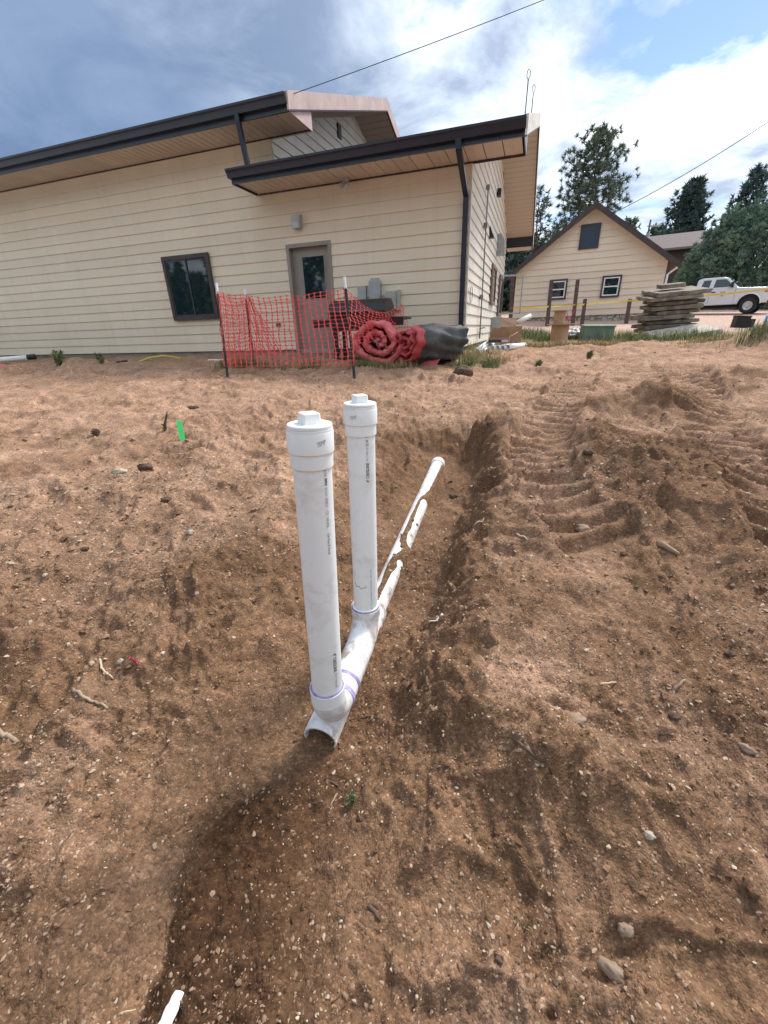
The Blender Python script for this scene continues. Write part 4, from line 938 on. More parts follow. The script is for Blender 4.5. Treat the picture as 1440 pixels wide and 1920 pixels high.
PVC_D = pvc_mat('muddy_white_pvc', (0.82, 0.82, 0.83), (0.34, 0.27, 0.22), 1.0, 17.0, 0.44)
PURPLE = M('purple_primer', (0.16, 0.12, 0.32), (0.38, 0.34, 0.58), 30, 0.5)
PURPLE_L = M('purple_primer_wash', (0.36, 0.30, 0.68), (0.74, 0.74, 0.82), 16, 0.5, lo=0.42, hi=0.56)
INK = M('black_ink', (0.03, 0.03, 0.032), (0.10, 0.10, 0.105), 60, 0.6)
INK_G = M('grey_ink', (0.16, 0.17, 0.18), (0.36, 0.37, 0.37), 90, 0.6)
RD = (RUN_B - RUN_A).normalized()
def riser_axis(px_t, py_t, r_h):
    v = ray(px_t, py_t); return v * (r_h / math.hypot(v.x, v.y))
LT, LBt = riser_axis(581, 806, 1.12), riser_axis(614, 1290, 1.12)
RT, RBt = riser_axis(675, 764, 1.55), riser_axis(687, 1160, 1.55)
asm = thing('sewer_cleanout', 'white PVC two-way sewer cleanout with twin capped risers on a half-buried pipe', 'pipe', RUN_A)
class PB(MB):
    def build(s, name, mat, parent=asm, **k):
        off = k.pop('off', RUN_A); s.v = [(x - off[0], y - off[1], z - off[2]) for x, y, z in s.v]; return MB.build(s, name, mat, parent, **k)
PR = 0.0535
def riser(top, bot):
    d = (bot - top).normalized(); q = PB(); q.tube([top + d * 0.02, bot.lerp(top, 0.5), bot], PR, 48); o = q.build('riser_pipe', PVC, auto=40)
    # cleanout adapter, plug and square lug
    T = Matrix.Translation(top) @ (-d).to_track_quat('Z', 'Y').to_matrix().to_4x4()
    def put(qq): qq.v = [tuple(T @ Vector(p)) for p in qq.v]; return qq
    q = PB(); q.lathe([(0.0536, -0.098), (0.0582, -0.098), (0.0588, -0.0972), (0.0588, -0.0560), (0.0622, -0.0560), (0.0628, -0.0552), (0.0632, -0.002), (0.0625, 0.0)], seg=56)
    cp = put(q).build('cleanout_adapter', PVC, auto=30)
    q = PB(); q.lathe([(0.0615, 0.0005), (0.0615, 0.006), (0.0575, 0.0062), (0.0575, 0.0095), (0.0605, 0.0098), (0.0605, 0.015), (0.0590, 0.0175), (0.0560, 0.0185)], seg=56); put(q).build('screw_plug', PVC, cp, auto=30)
    q = PB(); a = 0.0235; c_, s_ = math.cos(0.35), math.sin(0.35); h0, h1, e = 0.0186, 0.046, 0.002
    ring = lambda r, z: [((x * c_ - y * s_), (x * s_ + y * c_), z) for x, y in ((-r, -r + 0.004), (-r + 0.004, -r), (r - 0.004, -r), (r, -r + 0.004), (r, r - 0.004), (r - 0.004, r), (-r + 0.004, r), (-r, r - 0.004))]
    v = ring(a * 1.06, h0) + ring(a, h1 - e) + ring(a - e, h1); n = 8
    q.add(v, [(i + j * n, (i + 1) % n + j * n, (i + 1) % n + (j + 1) * n, i + (j + 1) * n) for j in range(2) for i in range(n)] + [tuple(range(16, 24))]); put(q).build('plug_lug', PVC, cp, auto=30)
    return o, T
rl, TL = riser(LT, LBt); rr_, TR = riser(RT, RBt)
# printed lines on the pipes
def text_mesh(txt, size):
    cu = bpy.data.curves.new('t', 'FONT'); cu.body = txt; cu.size = size; cu.resolution_u = 2
    ob = bpy.data.objects.new('t', cu); COL.objects.link(ob)
    dg = bpy.context.evaluated_depsgraph_get(); me = bpy.data.meshes.new_from_object(ob.evaluated_get(dg))
    v = [tuple(p.co) for p in me.vertices]; f = [tuple(p.vertices) for p in me.polygons]
    bpy.data.objects.remove(ob); bpy.data.meshes.remove(me); return v, f
def wrap_text(txt, size, T, rad, z0, z1, ang, parent, mat, bold=0.0):
    """print a line round the pipe, running from height z0 to z1 in the pipe's own frame"""
    v, f = text_mesh(txt, size); wd = max(p[0] for p in v); sx = abs(z1 - z0) / wd; sg = 1 if z1 > z0 else -1
    q = PB(); V = []
    for x, y, z in v:
        yy = y - size * 0.35; a = ang - sg * yy / rad
        V.append(tuple(T @ Vector((rad * math.cos(a), rad * math.sin(a), z0 + sg * x * sx))))
    q.add(V, f)
    if bold:
        n = len(V); q.add([tuple(Vector(p) + T.to_3x3() @ Vector((0, 0, bold))) for p in V], f)
    return q.build('printed_text', mat, parent)
def ang_of(T, px_off):
    """angle round the pipe that faces the lens, turned by px_off radians to the right"""
    loc = T.inverted() @ Vector((0, 0, 0)); return math.atan2(loc.y, loc.x) + px_off
aL, aR = ang_of(TL, 0.66), ang_of(TR, 0.42); R_ = PR + 0.0006
def zpix(T_, axp, px, py, r):
    v = ray(px, py); return (v * (r / math.hypot(v.x, v.y))).z - axp.z
def zl(py): return zpix(TL, LT, 610, py, 1.075)
def zr(py): return zpix(TR, RT, 690, py, 1.50)
wrap_text('4 ASTM D3034', 0.0135, TL, R_, zl(851), zl(893), aL, rl, INK_G)
wrap_text('PPPW', 0.0150, TL, R_, zl(897), zl(911), aL, rl, INK, 0.0006)
wrap_text('832631 2BSRD5   1732  NBNRBL', 0.0135, TL, R_, zl(914), zl(990), aL, rl, INK_G)
wrap_text('USA Made & Owned', 0.0135, TL, R_, zl(1000), zl(1040), aL, rl, INK)
wrap_text('4" CRESLINE', 0.0185, TL, R_, zl(1228), zl(1263), aL - 0.06, rl, INK, 0.0009)
wrap_text('PVC TYPE PSM', 0.0110, TL, R_, zl(1266), zl(1292), aL - 0.06, rl, INK_G)
wrap_text('4" CRESLINE', 0.0190, TR, R_, zr(905), zr(868), aR, rr_, INK, 0.0009)
wrap_text('PVC TYPE PSM', 0.0120, TR, R_, zr(864), zr(839), aR, rr_, INK_G)
wrap_text('SDR 35', 0.0165, TR, R_, zr(837), zr(815), aR, rr_, INK)
wrap_text('SEWER', 0.0120, TR, R_, zr(813), zr(803), aR, rr_, INK_G)
wrap_text('NBNRBL  PVC SEWER MAIN  ASTM D3034  USA MADE', 0.0095, TR, R_, zr(1152), zr(1068), aR + 0.05, rr_, INK_G)
def stamp(T_, a_, z_, par):
    v, f = text_mesh('TEMP', 0.018); q = PB()
    q.add([tuple(T_ @ Vector((0.0638 * math.cos(a_ + x * 0.62 / 0.066), 0.0638 * math.sin(a_ + x * 0.62 / 0.066), z_ + y + 0.16 * x))) for x, y, z in v], f); q.build('stamped_mark', INK_G, par)
stamp(TL, aL - 0.42, -0.034, rl); stamp(TR, ang_of(TR, -0.62), -0.036, rr_)
# felt-pen marks on the right-hand riser
def scribble(T_, pts, w_, par):
    q = PB(); q.tube([T_ @ Vector(((PR + 0.0002) * math.cos(a), (PR + 0.0002) * math.sin(a), z)) for a, z in pts], w_, 5); q.build('pen_mark', INK, par)
c0 = ang_of(TR, 0)
scribble(TR, [(c0 - 0.95, -0.735), (c0 - 0.75, -0.752), (c0 - 0.5, -0.748), (c0 - 0.42, -0.757), (c0 - 0.2, -0.752), (c0, -0.752), (c0 + 0.05, -0.742)], 0.0013, rr_)
# fittings: the two sweeps face each other above the run
def arc_pts(c, a0, a1, R, ax1, ax2, n=10): return [c + ax1 * (R * math.cos(a0 + (a1 - a0) * i / n)) + ax2 * (R * math.sin(a0 + (a1 - a0) * i / n)) for i in range(n + 1)]
Zv = Vector((0, 0, 1)); hd = Vector((RBt.x - LBt.x, RBt.y - LBt.y, 0)).normalized(); FR = 0.0600; BR = 0.088
cL = LBt + Vector((0, 0, -0.045)) + hd * BR
q = PB(); q.tube([LBt + Vector((0, 0, 0.012)), LBt + Vector((0, 0, -0.043))], [0.0615, 0.0615], 40); q.build('fitting_hub', PVC, auto=40)
q = PB(); q.tube([LBt + Vector((0, 0, 0.0165)), LBt + Vector((0, 0, 0.0118))], [0.0552, 0.0600], 40); q.build('primer_ring', PURPLE, auto=40)
pts = arc_pts(cL, math.pi, 1.5 * math.pi, BR, hd, Zv); endL = pts[-1]
q = PB(); q.tube(pts, FR, 40); q.build('elbow', PVC_D, auto=40)
q = PB(); q.tube([endL - hd * 0.004, endL + hd * 0.014], 0.0635, 40); q.build('primer_ring', PURPLE_L, auto=40)
# wye body that carries the right-hand riser
BR2 = 0.13; legz = endL.z; topR = RBt.z - 0.03
cR = Vector((RBt.x, RBt.y, 0)) - hd * BR2; cR.z = legz + BR2 + 0.01
ptsR = arc_pts(cR, -0.5 * math.pi, 0.0, BR2, hd, Zv, 12); sR = ptsR[0]
q = PB(); q.tube([endL + hd * 0.014] + [sR.lerp(ptsR[0], 0)] + ptsR[1:], FR + 0.001, 40); q.build('sweep_fitting', PVC_D, auto=40)
q = PB(); q.tube([endL + hd * 0.06, endL + hd * 0.075], 0.0640, 40); q.build('primer_ring', PURPLE, auto=40)
top_ = ptsR[-1]
q = PB(); q.tube([top_ - Zv * 0.03, top_ + Zv * 0.012], 0.0660, 40); q.build('fitting_hub', PVC_D, auto=40)
q = PB(); q.tube([top_ + Zv * 0.0125, top_ + Zv * 0.020], [0.064, 0.060], 40); q.build('primer_ring', PURPLE, auto=40)
q = PB(); q.tube([top_ + Zv * 0.0205, RBt + Vector((0, 0, 0.018))], 0.0605, 40); q.tube([RBt + Vector((0, 0, 0.0181)), RBt + Vector((0, 0, 0.022))], [0.0620, 0.0605], 40); q.build('fitting_hub', PVC, auto=40)
# the run: open bell at the near end, then pipe to the capped far end
q = PB(); hoff = Vector((0, 0, 0))
def shell(q, a, b, ro, ri, seg=44):
    q.tube([a, b], ro, seg, False); n0 = len(q.v); q.tube([a, b], ri, seg, False)
    nf = len(q.f) - seg; q.f[nf:] = [f[::-1] for f in q.f[nf:]]
    k0 = n0 - 2 * seg
    q.f += [(k0 + (i + 1) % seg, k0 + i, n0 + i, n0 + (i + 1) % seg) for i in range(seg)]; q.mi += [0] * seg
run0 = RUN_A - RD * 0.03
shell(q, run0, run0 + RD * 0.16, 0.0650, 0.0585); q.build('bell_end', PVC_D, auto=40)
q = PB(); seg = 44; q.tube([run0 + RD * 0.006, run0 + RD * 0.035], 0.0582, seg, False); q.f = [f[::-1] for f in q.f]; q.build('primer_ring', PURPLE_L, auto=40)
q = PB(); n = 30; q.tube([run0 + RD * 0.15 + (RUN_B - run0 - RD * 0.15) * (i / n) for i in range(n + 1)], PR, 40); q.build('run_pipe', PVC_D, auto=40)
q = PB(); ue = RUN_B; q.tube([ue - RD * 0.07, ue - RD * 0.004, ue], [0.0600, 0.0600, 0.057], 40); q.build('end_cap', PVC_D, auto=40)
q = PB(); wv = run0 + RD * 0.62; q.tube([wv - RD * 0.12, wv + RD * 0.07], 0.0625, 40); q.tube([wv + RD * 0.071, wv + RD * 0.078], [0.0610, 0.056], 40); q.build('wye_hub', PVC_D, auto=40)
# ------------------------------------------------------------------ barrier fence: steel posts and orange netting
TGREEN = M('dark_green_post', (0.012, 0.028, 0.022), (0.03, 0.045, 0.038), 10, 0.6); TWHITE = M('white_post_tip', (0.75, 0.77, 0.79), None, rough=0.4)
def tpost(top, bot, d, lb, lower=0.0):
    pt_, pb = at(*top, d), at(*bot, d); v = pt_ - pb; L = v.length
    e = thing('t_post', lb, 'post', pb, 0, 'steel posts of the barrier'); e.rotation_euler = v.to_track_quat('Z', 'Y').to_euler()
    def sect(z0, z1, q):
        q.box((-0.020, -0.004, z0), (0.020, 0.0, z1)); q.box((-0.003, 0.0003, z0), (0.003, 0.030, z1))
    q = MB(); sect(-0.35, L - 0.17, q)
    for i in range(int(L / 0.055)): q.box((-0.006, -0.011, 0.04 + i * 0.055), (0.006, -0.0043, 0.06 + i * 0.055))
    q.box((-0.05, -0.0012, -0.05), (0.05, -0.0002 - 0.004, 0.04)) if False else None
    q.build('shaft', TGREEN, e); q = MB(); sect(L - 0.1699, L, q); q.build('white_tip', TWHITE, e)
    return pb, pt_
P1b, P1t = tpost((406, 531), (425, 692), 6.6, 'dark steel post at the net corner in front of the window')
P2b, P2t = tpost((459, 543), (474, 668), 7.9, 'dark steel post standing farther back behind the net')
P3b, P3t = tpost((646, 519), (664, 702), 6.0, 'dark steel post with a white tip in front of the grill')
NET = M('orange_red_net', (0.66, 0.055, 0.050), (0.80, 0.10, 0.085), 20, 0.5)
def net(cols, rows, fn, q, seed):
    """fn(u,v)->point; knots with tapered vertical bars, thin cross strands"""
    rs = np.random.RandomState(seed)
    G = [[fn(i / cols, j / rows) + Vector(rs.normal(0, 0.005, 3)) for j in range(rows + 1)] for i in range(cols + 1)]
    def strip(a, b, wa, wb, side):
        d = (b - a); s = side; nn = d.cross(s); nn = nn.normalized() * 0.0013 if nn.length > 1e-9 else Vector((0, 0.0013, 0))
        v = [a - s * wa + nn, a + s * wa + nn, b + s * wb + nn, b - s * wb + nn, a - s * wa - nn, a + s * wa - nn, b + s * wb - nn, b - s * wb - nn]
        q.add(v, [(0, 1, 2, 3), (7, 6, 5, 4), (0, 4, 5, 1), (1, 5, 6, 2), (2, 6, 7, 3), (3, 7, 4, 0)])
    for i in range(cols + 1):
        for j in range(rows + 1):
            p = G[i][j]
            hx = (G[min(i + 1, cols)][j] - G[max(i - 1, 0)][j]); hx = hx.normalized() if hx.length > 1e-6 else Vector((1, 0, 0))
            if j < rows:
                m_ = p.lerp(G[i][j + 1], 0.5); strip(p, m_, 0.0150, 0.0045, hx); strip(m_, G[i][j + 1], 0.0045, 0.0150, hx)
            if i < cols:
                vz = Vector((0, 0, 1)); a, b2 = p, G[i + 1][j]; m1, m2 = a.lerp(b2, 0.22), a.lerp(b2, 0.78)
                strip(a, m1, 0.012, 0.0028, vz); strip(m1, m2, 0.0028, 0.0028, vz); strip(m2, b2, 0.0028, 0.012, vz)
    return q
def lerp4(a, b, c, d, u, v): return a.lerp(b, u).lerp(c.lerp(d, u), v)          # a,b top; c,d bottom
T1, T3 = P1b.lerp(P1t, 0.90), P3b.lerp(P3t, 0.88); B1, B3 = P1b.lerp(P1t, 0.03), P3b.lerp(P3t, 0.10)
off = Vector((0, -0.02, 0))
def fn_main(u, v):
    p = lerp4(T1, T3, B1, B3, u, v) + off
    s = 4 * u * (1 - u)
    p.z -= 0.10 * s * (1 - v) ** 1.5 * (1.2 - 0.5 * u) + 0.012 * math.sin(u * 21) * (1 - v); p += Vector((0.05, -0.05, 0)) * (math.sin(v * 5 + u * 4) * 0.6); p.x += 0.05 * s * math.sin(v * 3.1) ; return p
q = MB(); net(22, 18, fn_main, q, 1); o = q.build('safety_net', NET); tag(o, 'orange plastic safety net stretched between two posts before the back door', 'net', 'orange safety netting')
T2, B2 = P2b.lerp(P2t, 0.90), P2b.lerp(P2t, 0.0)
q = MB(); net(16, 18, lambda u, v: lerp4(T1, T2, B1, B2, u, v) + Vector((0.03 * math.sin(v * 9), 0, -0.07 * 4 * u * (1 - u) * (1 - v))), q, 2)
net(9, 18, lambda u, v: lerp4(T2, T2 + Vector((0.10, -0.02, -0.04)), B2 + Vector((0, 0, 0.02)), B2 + Vector((0.62, -0.1, 0.0)), u, v ** 1.1) + Vector((0.02 * math.sin(u * 16 + v * 6), 0.05 * math.sin(u * 12 + v * 5), 0)), q, 3)
o = q.build('safety_net', NET); tag(o, 'bunched return of the orange net, left of the back door', 'net', 'orange safety netting')
RW1 = at(768, 600, 7.9); RW0 = at(772, 640, 7.9)
q = MB(); net(16, 14, lambda u, v: lerp4(T3, at(752, 566, 7.8), P3b.lerp(P3t, 0.30), at(770, 622, 7.8), u, v) + Vector((0, 0, -0.22 * 4 * u * (1 - u) * (1 - v) - 0.04 * u)) + Vector((0.02 * math.sin(v * 13), 0.04 * math.sin(u * 9 + v * 7), 0)), q, 4)
o = q.build('safety_net', NET); tag(o, 'orange net sagging from the post back over the grill', 'net', 'orange safety netting')

# ------------------------------------------------------------------ stoop and grill
q = MB(); F0 = (-6.35, -1.55); poly = [(-6.4, -1.15), (-5.9, -1.62), (-3.6, -1.62), (-3.55, -0.06), (-6.4, -0.06)]
q.prism(poly, 'z', -0.90, -0.475); st = q.build('concrete_stoop', CONC, loc=(UB * 0 + NB * BD), rot=(0, 0, WA)); tag(st, 'grey concrete stoop slab at the back door behind the net', 'stoop')
gp = at(682, 675, 8.15)
grill = thing('barbecue_grill', 'black barbecue grill with side shelves behind the orange net', 'grill', (gp.x, gp.y, -0.474), WA)
def gzp(y): return at(655, y, 8.15).z + 0.474
zs_ = gzp(600)
BLK = M('grill_black', (0.010, 0.010, 0.012), (0.020, 0.020, 0.023), 8, 0.35)
q = MB(); L_ = 0.56
prof = [(-0.27, zs_ + 0.02), (-0.29, zs_ + 0.12), (-0.22, zs_ + 0.25), (-0.06, zs_ + 0.33), (0.12, zs_ + 0.33), (0.26, zs_ + 0.22), (0.28, zs_ + 0.02)]
q.prism(prof, 'x', -L_, L_); q.build('lid', BLK, grill)
q = MB(); q.box((-L_ + 0.04, -0.26, zs_ - 0.20), (L_ - 0.04, 0.26, zs_ + 0.018)); q.build('firebox', BLK, grill)
q = MB(); q.tube([(-0.28, -0.33, zs_ + 0.13), (0.28, -0.33, zs_ + 0.13)], 0.012, 8); q.build('lid_handle', STEEL, grill)
for sg in (-1, 1):
    q = MB(); a, b2 = sorted((sg * (L_ + 0.01), sg * (L_ + 0.34))); q.box((a, -0.26, zs_ - 0.03), (b2, 0.26, zs_ + 0.01)); q.box((a, -0.275, zs_ - 0.13), (b2, -0.2605, zs_ + 0.012)); q.build('side_shelf', BLK, grill)
    for yy in (-0.22, 0.22):
        q = MB(); q.box((sg * (L_ - 0.09) - 0.04, yy - 0.03, 0.0), (sg * (L_ - 0.09) + 0.04, yy + 0.03, zs_ - 0.201)); q.build('leg', BLK, grill)
q = MB(); q.box((-L_ + 0.10, -0.20, 0.10), (L_ - 0.10, 0.20, 0.13)); q.build('bottom_shelf', BLK, grill)
q = MB(); q.lathe([(0.10, 0.131), (0.15, 0.16), (0.155, 0.36), (0.11, 0.44), (0.06, 0.46)], (0.15, 0.0), 18); q.build('gas_bottle', GALV, grill, smooth=True)

# ------------------------------------------------------------------ rolled tarpaulins
RED = M('red_tarp', (0.60, 0.092, 0.108), (0.80, 0.23, 0.24), 5, 0.55, 0.7, 14, bdist=0.05); REDD = M('dark_red_tarp', (0.40, 0.050, 0.062), (0.58, 0.10, 0.11), 4, 0.55, 0.4, 18)  # REDD is a deeper red for the charcoal roll's sheet edges
GRY = M('charcoal_tarp', (0.034, 0.038, 0.040), (0.095, 0.100, 0.102), 4, 0.68, 0.6, 9, bdist=0.04)
def roll(name, label, ctr, axis, L, R, turns, flat, mats, seed, r_in=0.10, thick=0.035, lean=0.0, cr=1.0):
    """a rolled sheet: a padded strip swept along a spiral, its rounded edge showing at the near end"""
    ax = Vector((axis[0], axis[1], 0)).normalized(); sd = Vector((ax.y, -ax.x, 0)); e = thing(name, label, 'tarp', ctr, 0, 'rolled tarps by the wall')
    n = int(turns * 44); prof = []
    for j in range(7): a = math.pi * j / 6; prof.append((-L / 2 - 0.05 * math.sin(a), thick * math.cos(a), 1))
    for j in range(1, 11): prof.append((-L / 2 + L * j / 11, -thick, 0))
    for j in range(5): a = math.pi * j / 4; prof.append((L / 2 + 0.04 * math.sin(a), -thick * math.cos(a), 0))
    for j in range(10, 0, -1): prof.append((-L / 2 + L * j / 11, thick, 0))
    m_ = len(prof); v = []
    A = np.array([-0.5 * math.pi + (i / n) * turns * 2 * math.pi for i in range(n + 1)])
    N1 = fbm(A * 1.7 + seed, A * 0, seed, 3); N2 = fbm(A * 3.1 + seed, A * 0 + 5, seed + 2, 2)
    for i in range(n + 1):
        t = i / n; a = A[i]; r0 = r_in + (R - r_in) * t - thick
        for (xx, rr, mi) in prof:
            u = xx / L + 0.5
            cre = cr * (0.030 * N1[i] * (0.6 + 0.4 * math.cos(u * 5)) + 0.016 * math.sin(a * 11 + u * 7 + seed) * (0.4 + u) + 0.016 * N2[i] * math.sin(u * 9) + (cr - 1) * 0.02 * math.sin(u * 14 + 3 * math.sin(a * 2)) * math.sin(a * 5 + u * 8))
            am = a % (2 * math.pi); tri = abs(((am * 2.5 / math.pi + 0.3 * seed) % 2) - 1) - 0.5
            fold = (0.15 * tri + 0.10 * math.sin(am * 2 + seed) + 0.06 * math.sin(am * 3 - seed)) * (0.75 + 0.25 * math.sin(u * 6 + seed))
            r = (r0 * (1 + fold) + rr * (1 + 0.8 * N2[i]) + cre)
            p = ax * (xx + 0.07 * N1[i] * (1 - u) + 0.04 * N2[i] * (1 - u)) + sd * (r * math.cos(a)) + Vector((0, 0, r * flat * math.sin(a) + R * flat * 0.94))
            p.z = max(p.z, 0.003 + 0.01 * (rr + thick)); v.append(p)
    fo, fi = [], []
    for i in range(n):
        for j in range(m_):
            k2 = (j + 1) % m_; (fi if prof[j][2] or prof[k2][2] else fo).append((i * m_ + j, i * m_ + k2, (i + 1) * m_ + k2, (i + 1) * m_ + j))
    caps = [tuple(range(m_ - 1, -1, -1)), tuple(range(n * m_, (n + 1) * m_))]
    q = MB(); q.v = [tuple(p) for p in v]; q.f = fo + caps; q.mi = [0] * len(q.f); q.build('rolled_sheet', mats[0], e, smooth=True)
    q = MB(); q.v = [tuple(p) for p in v]; q.f = fi; q.mi = [0] * len(fi); q.build('sheet_edge', mats[1], e, smooth=True)
    return e
tp = gxy(714, 688); roll('rolled_tarp', 'rolled faded red tarp with its spiral end facing the yard', (tp.x, tp.y + 0.36, tp.z - 0.02), (0.10, 1), 0.80, 0.46, 2.3, 0.92, (RED, RED), 2, r_in=0.12, thick=0.055)
tp = gxy(790, 690); roll('rolled_tarp', 'long flattened charcoal tarp roll with red edges showing at its end', (tp.x + 0.14, tp.y + 0.14, tp.z - 0.02), (0.88, 0.48), 0.90, 0.40, 2.4, 0.82, (GRY, REDD), 7, r_in=0.10, thick=0.030, cr=1.5)
# a loose flap
q = MB(); a = at(828, 660, 6.9); v = [at(790, 684, 6.7), at(812, 690, 6.6), at(834, 664, 6.9), at(806, 668, 7.0)]; v = [p + Vector((0, 0, 0.02)) for p in v]; lo_ = [p - Vector((0, 0, 0.02)) for p in v]
q.add(v + lo_, [(0, 1, 2, 3), (7, 6, 5, 4), (0, 4, 5, 1), (1, 5, 6, 2), (2, 6, 7, 3), (3, 7, 4, 0)]); o = q.build('tarp_flap', RED); tag(o, 'loose red tarp corner lying before the charcoal roll', 'tarp')

# ------------------------------------------------------------------ stack of broken pavement slabs
def slab_mesh(q, W_, D_, th, seed, hole=None, notch=0.05):
    """a thick slab with ragged broken edges"""
    rs = np.random.RandomState(seed); P = []
    n = 9
    for (a, b2) in (((-W_ / 2, -D_ / 2), (W_ / 2, -D_ / 2)), ((W_ / 2, -D_ / 2), (W_ / 2, D_ / 2)), ((W_ / 2, D_ / 2), (-W_ / 2, D_ / 2)), ((-W_ / 2, D_ / 2), (-W_ / 2, -D_ / 2))):
        for i in range(n):
            t = i / n; k_ = 0.004 if i == 0 else rs.normal(0, notch * 0.3)
            nx, ny = (b2[1] - a[1]), -(b2[0] - a[0]); L = math.hypot(nx, ny)
            P.append((a[0] + (b2[0] - a[0]) * t + nx / L * k_, a[1] + (b2[1] - a[1]) * t + ny / L * k_))
    m_ = len(P); lev = [(0.0, 0.985), (th * 0.35, 1.0), (th * 0.75, 0.995), (th * 0.96, 0.985), (th, 0.975)]; v = []
    for z, sc in lev:
        for (x, y) in P: v.append((x * sc + rs.normal(0, 0.008), y * sc + rs.normal(0, 0.010), z + (rs.normal(0, 0.004) if 0 < z < th else 0)))
    f = [(l * m_ + i, l * m_ + (i + 1) % m_, (l + 1) * m_ + (i + 1) % m_, (l + 1) * m_ + i) for l in range(len(lev) - 1) for i in range(m_)]
    f += [tuple(range(m_ - 1, -1, -1)), tuple(range((len(lev) - 1) * m_, len(lev) * m_))]
    return q.add(v, f)
SB = at(1254, 641, 11.7)
names_ = ['lowest', 'second lowest', 'third lowest', 'fourth lowest', 'fifth lowest', 'sixth slab up', 'seventh slab up', 'fourth from the top', 'third from the top', 'second from the top', 'topmost']
SLABS = [(1.55, 1.10, 0.14, 0.02, 0.00), (1.52, 1.05, 0.12, 0.05, 0.03), (1.50, 1.10, 0.12, 0.0, -0.04), (1.66, 1.15, 0.12, -0.02, 0.05), (1.58, 1.05, 0.11, 0.06, -0.08), (1.62, 1.20, 0.13, -0.12, 0.04), (1.35, 1.0, 0.11, 0.08, 0.10), (1.60, 1.10, 0.12, 0.04, -0.06), (1.50, 1.05, 0.12, 0.07, 0.06), (1.62, 1.25, 0.11, -0.06, -0.03), (1.66, 1.30, 0.13, 0.06, 0.02)]
base_z = at(1254, 641, 11.7).z - 0.02; zc_ = base_z; scz = (at(1254, 540, 11.7).z - at(1254, 641, 11.7).z) / sum(s_[2] + 0.012 for s_ in SLABS)
for i, ((W_, D_, th, ox, ya), nm) in enumerate(zip(SLABS, names_)):
    q = MB(); slab_mesh(q, W_ * 0.80, D_ * 0.85, th * scz * 0.84, 100 + i, notch=0.10); t = i / 10
    o = q.build('pavement_slab', CONC_OLD, loc=(SB.x + ox * 1.3 + 0.06, SB.y + 0.55 - 0.04 * i * 0.3, zc_), rot=(math.radians(0.5 + 7.5 * t), math.radians(-1.0 - 2.2 * t), math.radians(-9) + ya * 0.6))
    lab = {'sixth slab up': 'sixth broken grey slab up from the ground in the stack', 'seventh slab up': 'seventh broken grey slab up from the ground in the stack'}.get(nm, nm + ' broken grey concrete slab of the tall stack' if not nm.startswith('fo') or 'lowest' in nm else nm)
    if 'from the top' in nm: lab = 'broken grey concrete slab ' + nm + ' of the tall stack'
    tag(o, lab, 'slab', 'broken pavement slabs stacked by the drive', 'thing'); zc_ += (th + 0.012) * scz
q = MB(); slab_mesh(q, 0.62, 0.30, 0.10, 140); o = q.build('pavement_slab', CONC_OLD, loc=(SB.x + 0.0, SB.y + 0.45, zc_ + 0.015), rot=(math.radians(8), math.radians(-3.5), math.radians(-4))); tag(o, 'short broken piece lying on top of the slab stack', 'slab', 'broken pavement slabs stacked by the drive', 'thing')
p = at(1286, 634, 10.9); q = MB(); slab_mesh(q, 1.62, 0.85, 0.12, 150); o = q.build('pavement_slab', M('pale_slab', (0.36, 0.33, 0.28), (0.52, 0.48, 0.42), 4, 0.95, 0.4, 30), loc=(p.x, p.y + 0.25, p.z + 0.07), rot=(math.radians(10), math.radians(-6), math.radians(6))); tag(o, 'pale slab lying flat in front of the tall stack', 'slab', 'broken pavement slabs stacked by the drive', 'thing')

# ------------------------------------------------------------------ cable spool, cartons, spare pipes
CARD = M('tan_fibreboard', (0.36, 0.235, 0.14), (0.44, 0.295, 0.185), 5, 0.85); CARD2 = M('brown_cardboard', (0.25, 0.155, 0.10), (0.32, 0.205, 0.135), 5, 0.85)
p = at(1047, 641, 10.4); e = thing('cable_spool', 'two tan fibreboard cable spools standing one on the other in the weeds', 'spool', (p.x, p.y, p.z))
hz_ = at(1047, 608, 10.4).z - p.z; tz_ = at(1047, 583, 10.4).z - p.z
q = MB(); q.lathe([(0.205, 0.02), (0.205, hz_ - 0.012)], seg=28); q.build('drum', CARD, e, auto=40)
q = MB(); q.lathe([(0.33, hz_ - 0.0115), (0.33, hz_ + 0.014)], seg=32); q.build('flange', CARD, e, auto=40)
q = MB(); q.lathe([(0.135, hz_ + 0.0145), (0.135, tz_ - 0.012)], (-0.05, 0.0), 26); q.build('drum', CARD, e, auto=40)
q = MB(); q.lathe([(0.21, tz_ - 0.0115), (0.21, tz_)], (-0.05, 0), 26); q.build('flange', CARD, e, auto=40)
q = MB(); q.lathe([(0.26, -0.02), (0.26, 0.0195)], seg=30); q.build('flange', CARD, e, auto=40)
p = at(937, 652, 8.9); e = thing('carton', 'open brown carton with dark blue print and white label on spare pipes', 'carton', (p.x, p.y + 0.1, p.z + 0.10), WA)
bxw = 0.21; z1_ = at(937, 632, 8.9).z - p.z - 0.10; z2_ = at(937, 617, 8.9).z - p.z - 0.10
q = MB()
for a in (((-bxw, -0.16, 0), (bxw, -0.152, z1_)), ((-bxw, 0.152, 0), (bxw, 0.16, z1_)), ((-bxw, -0.1519, 0), (-bxw + 0.008, 0.1519, z1_)), ((bxw - 0.008, -0.1519, 0), (bxw, 0.1519, z1_)), ((-bxw + 0.0081, -0.1519, 0.001), (bxw - 0.0081, 0.1519, 0.008))): q.box(*a)
q.build('carton_body', CARD2, e)
q = MB(); q.box((-bxw, -0.1645, 0.01), (0.06, -0.1605, z1_ * 0.56)); q.build('printed_panel', M('navy_print', (0.018, 0.026, 0.055), (0.03, 0.04, 0.075), 6, 0.6), e)
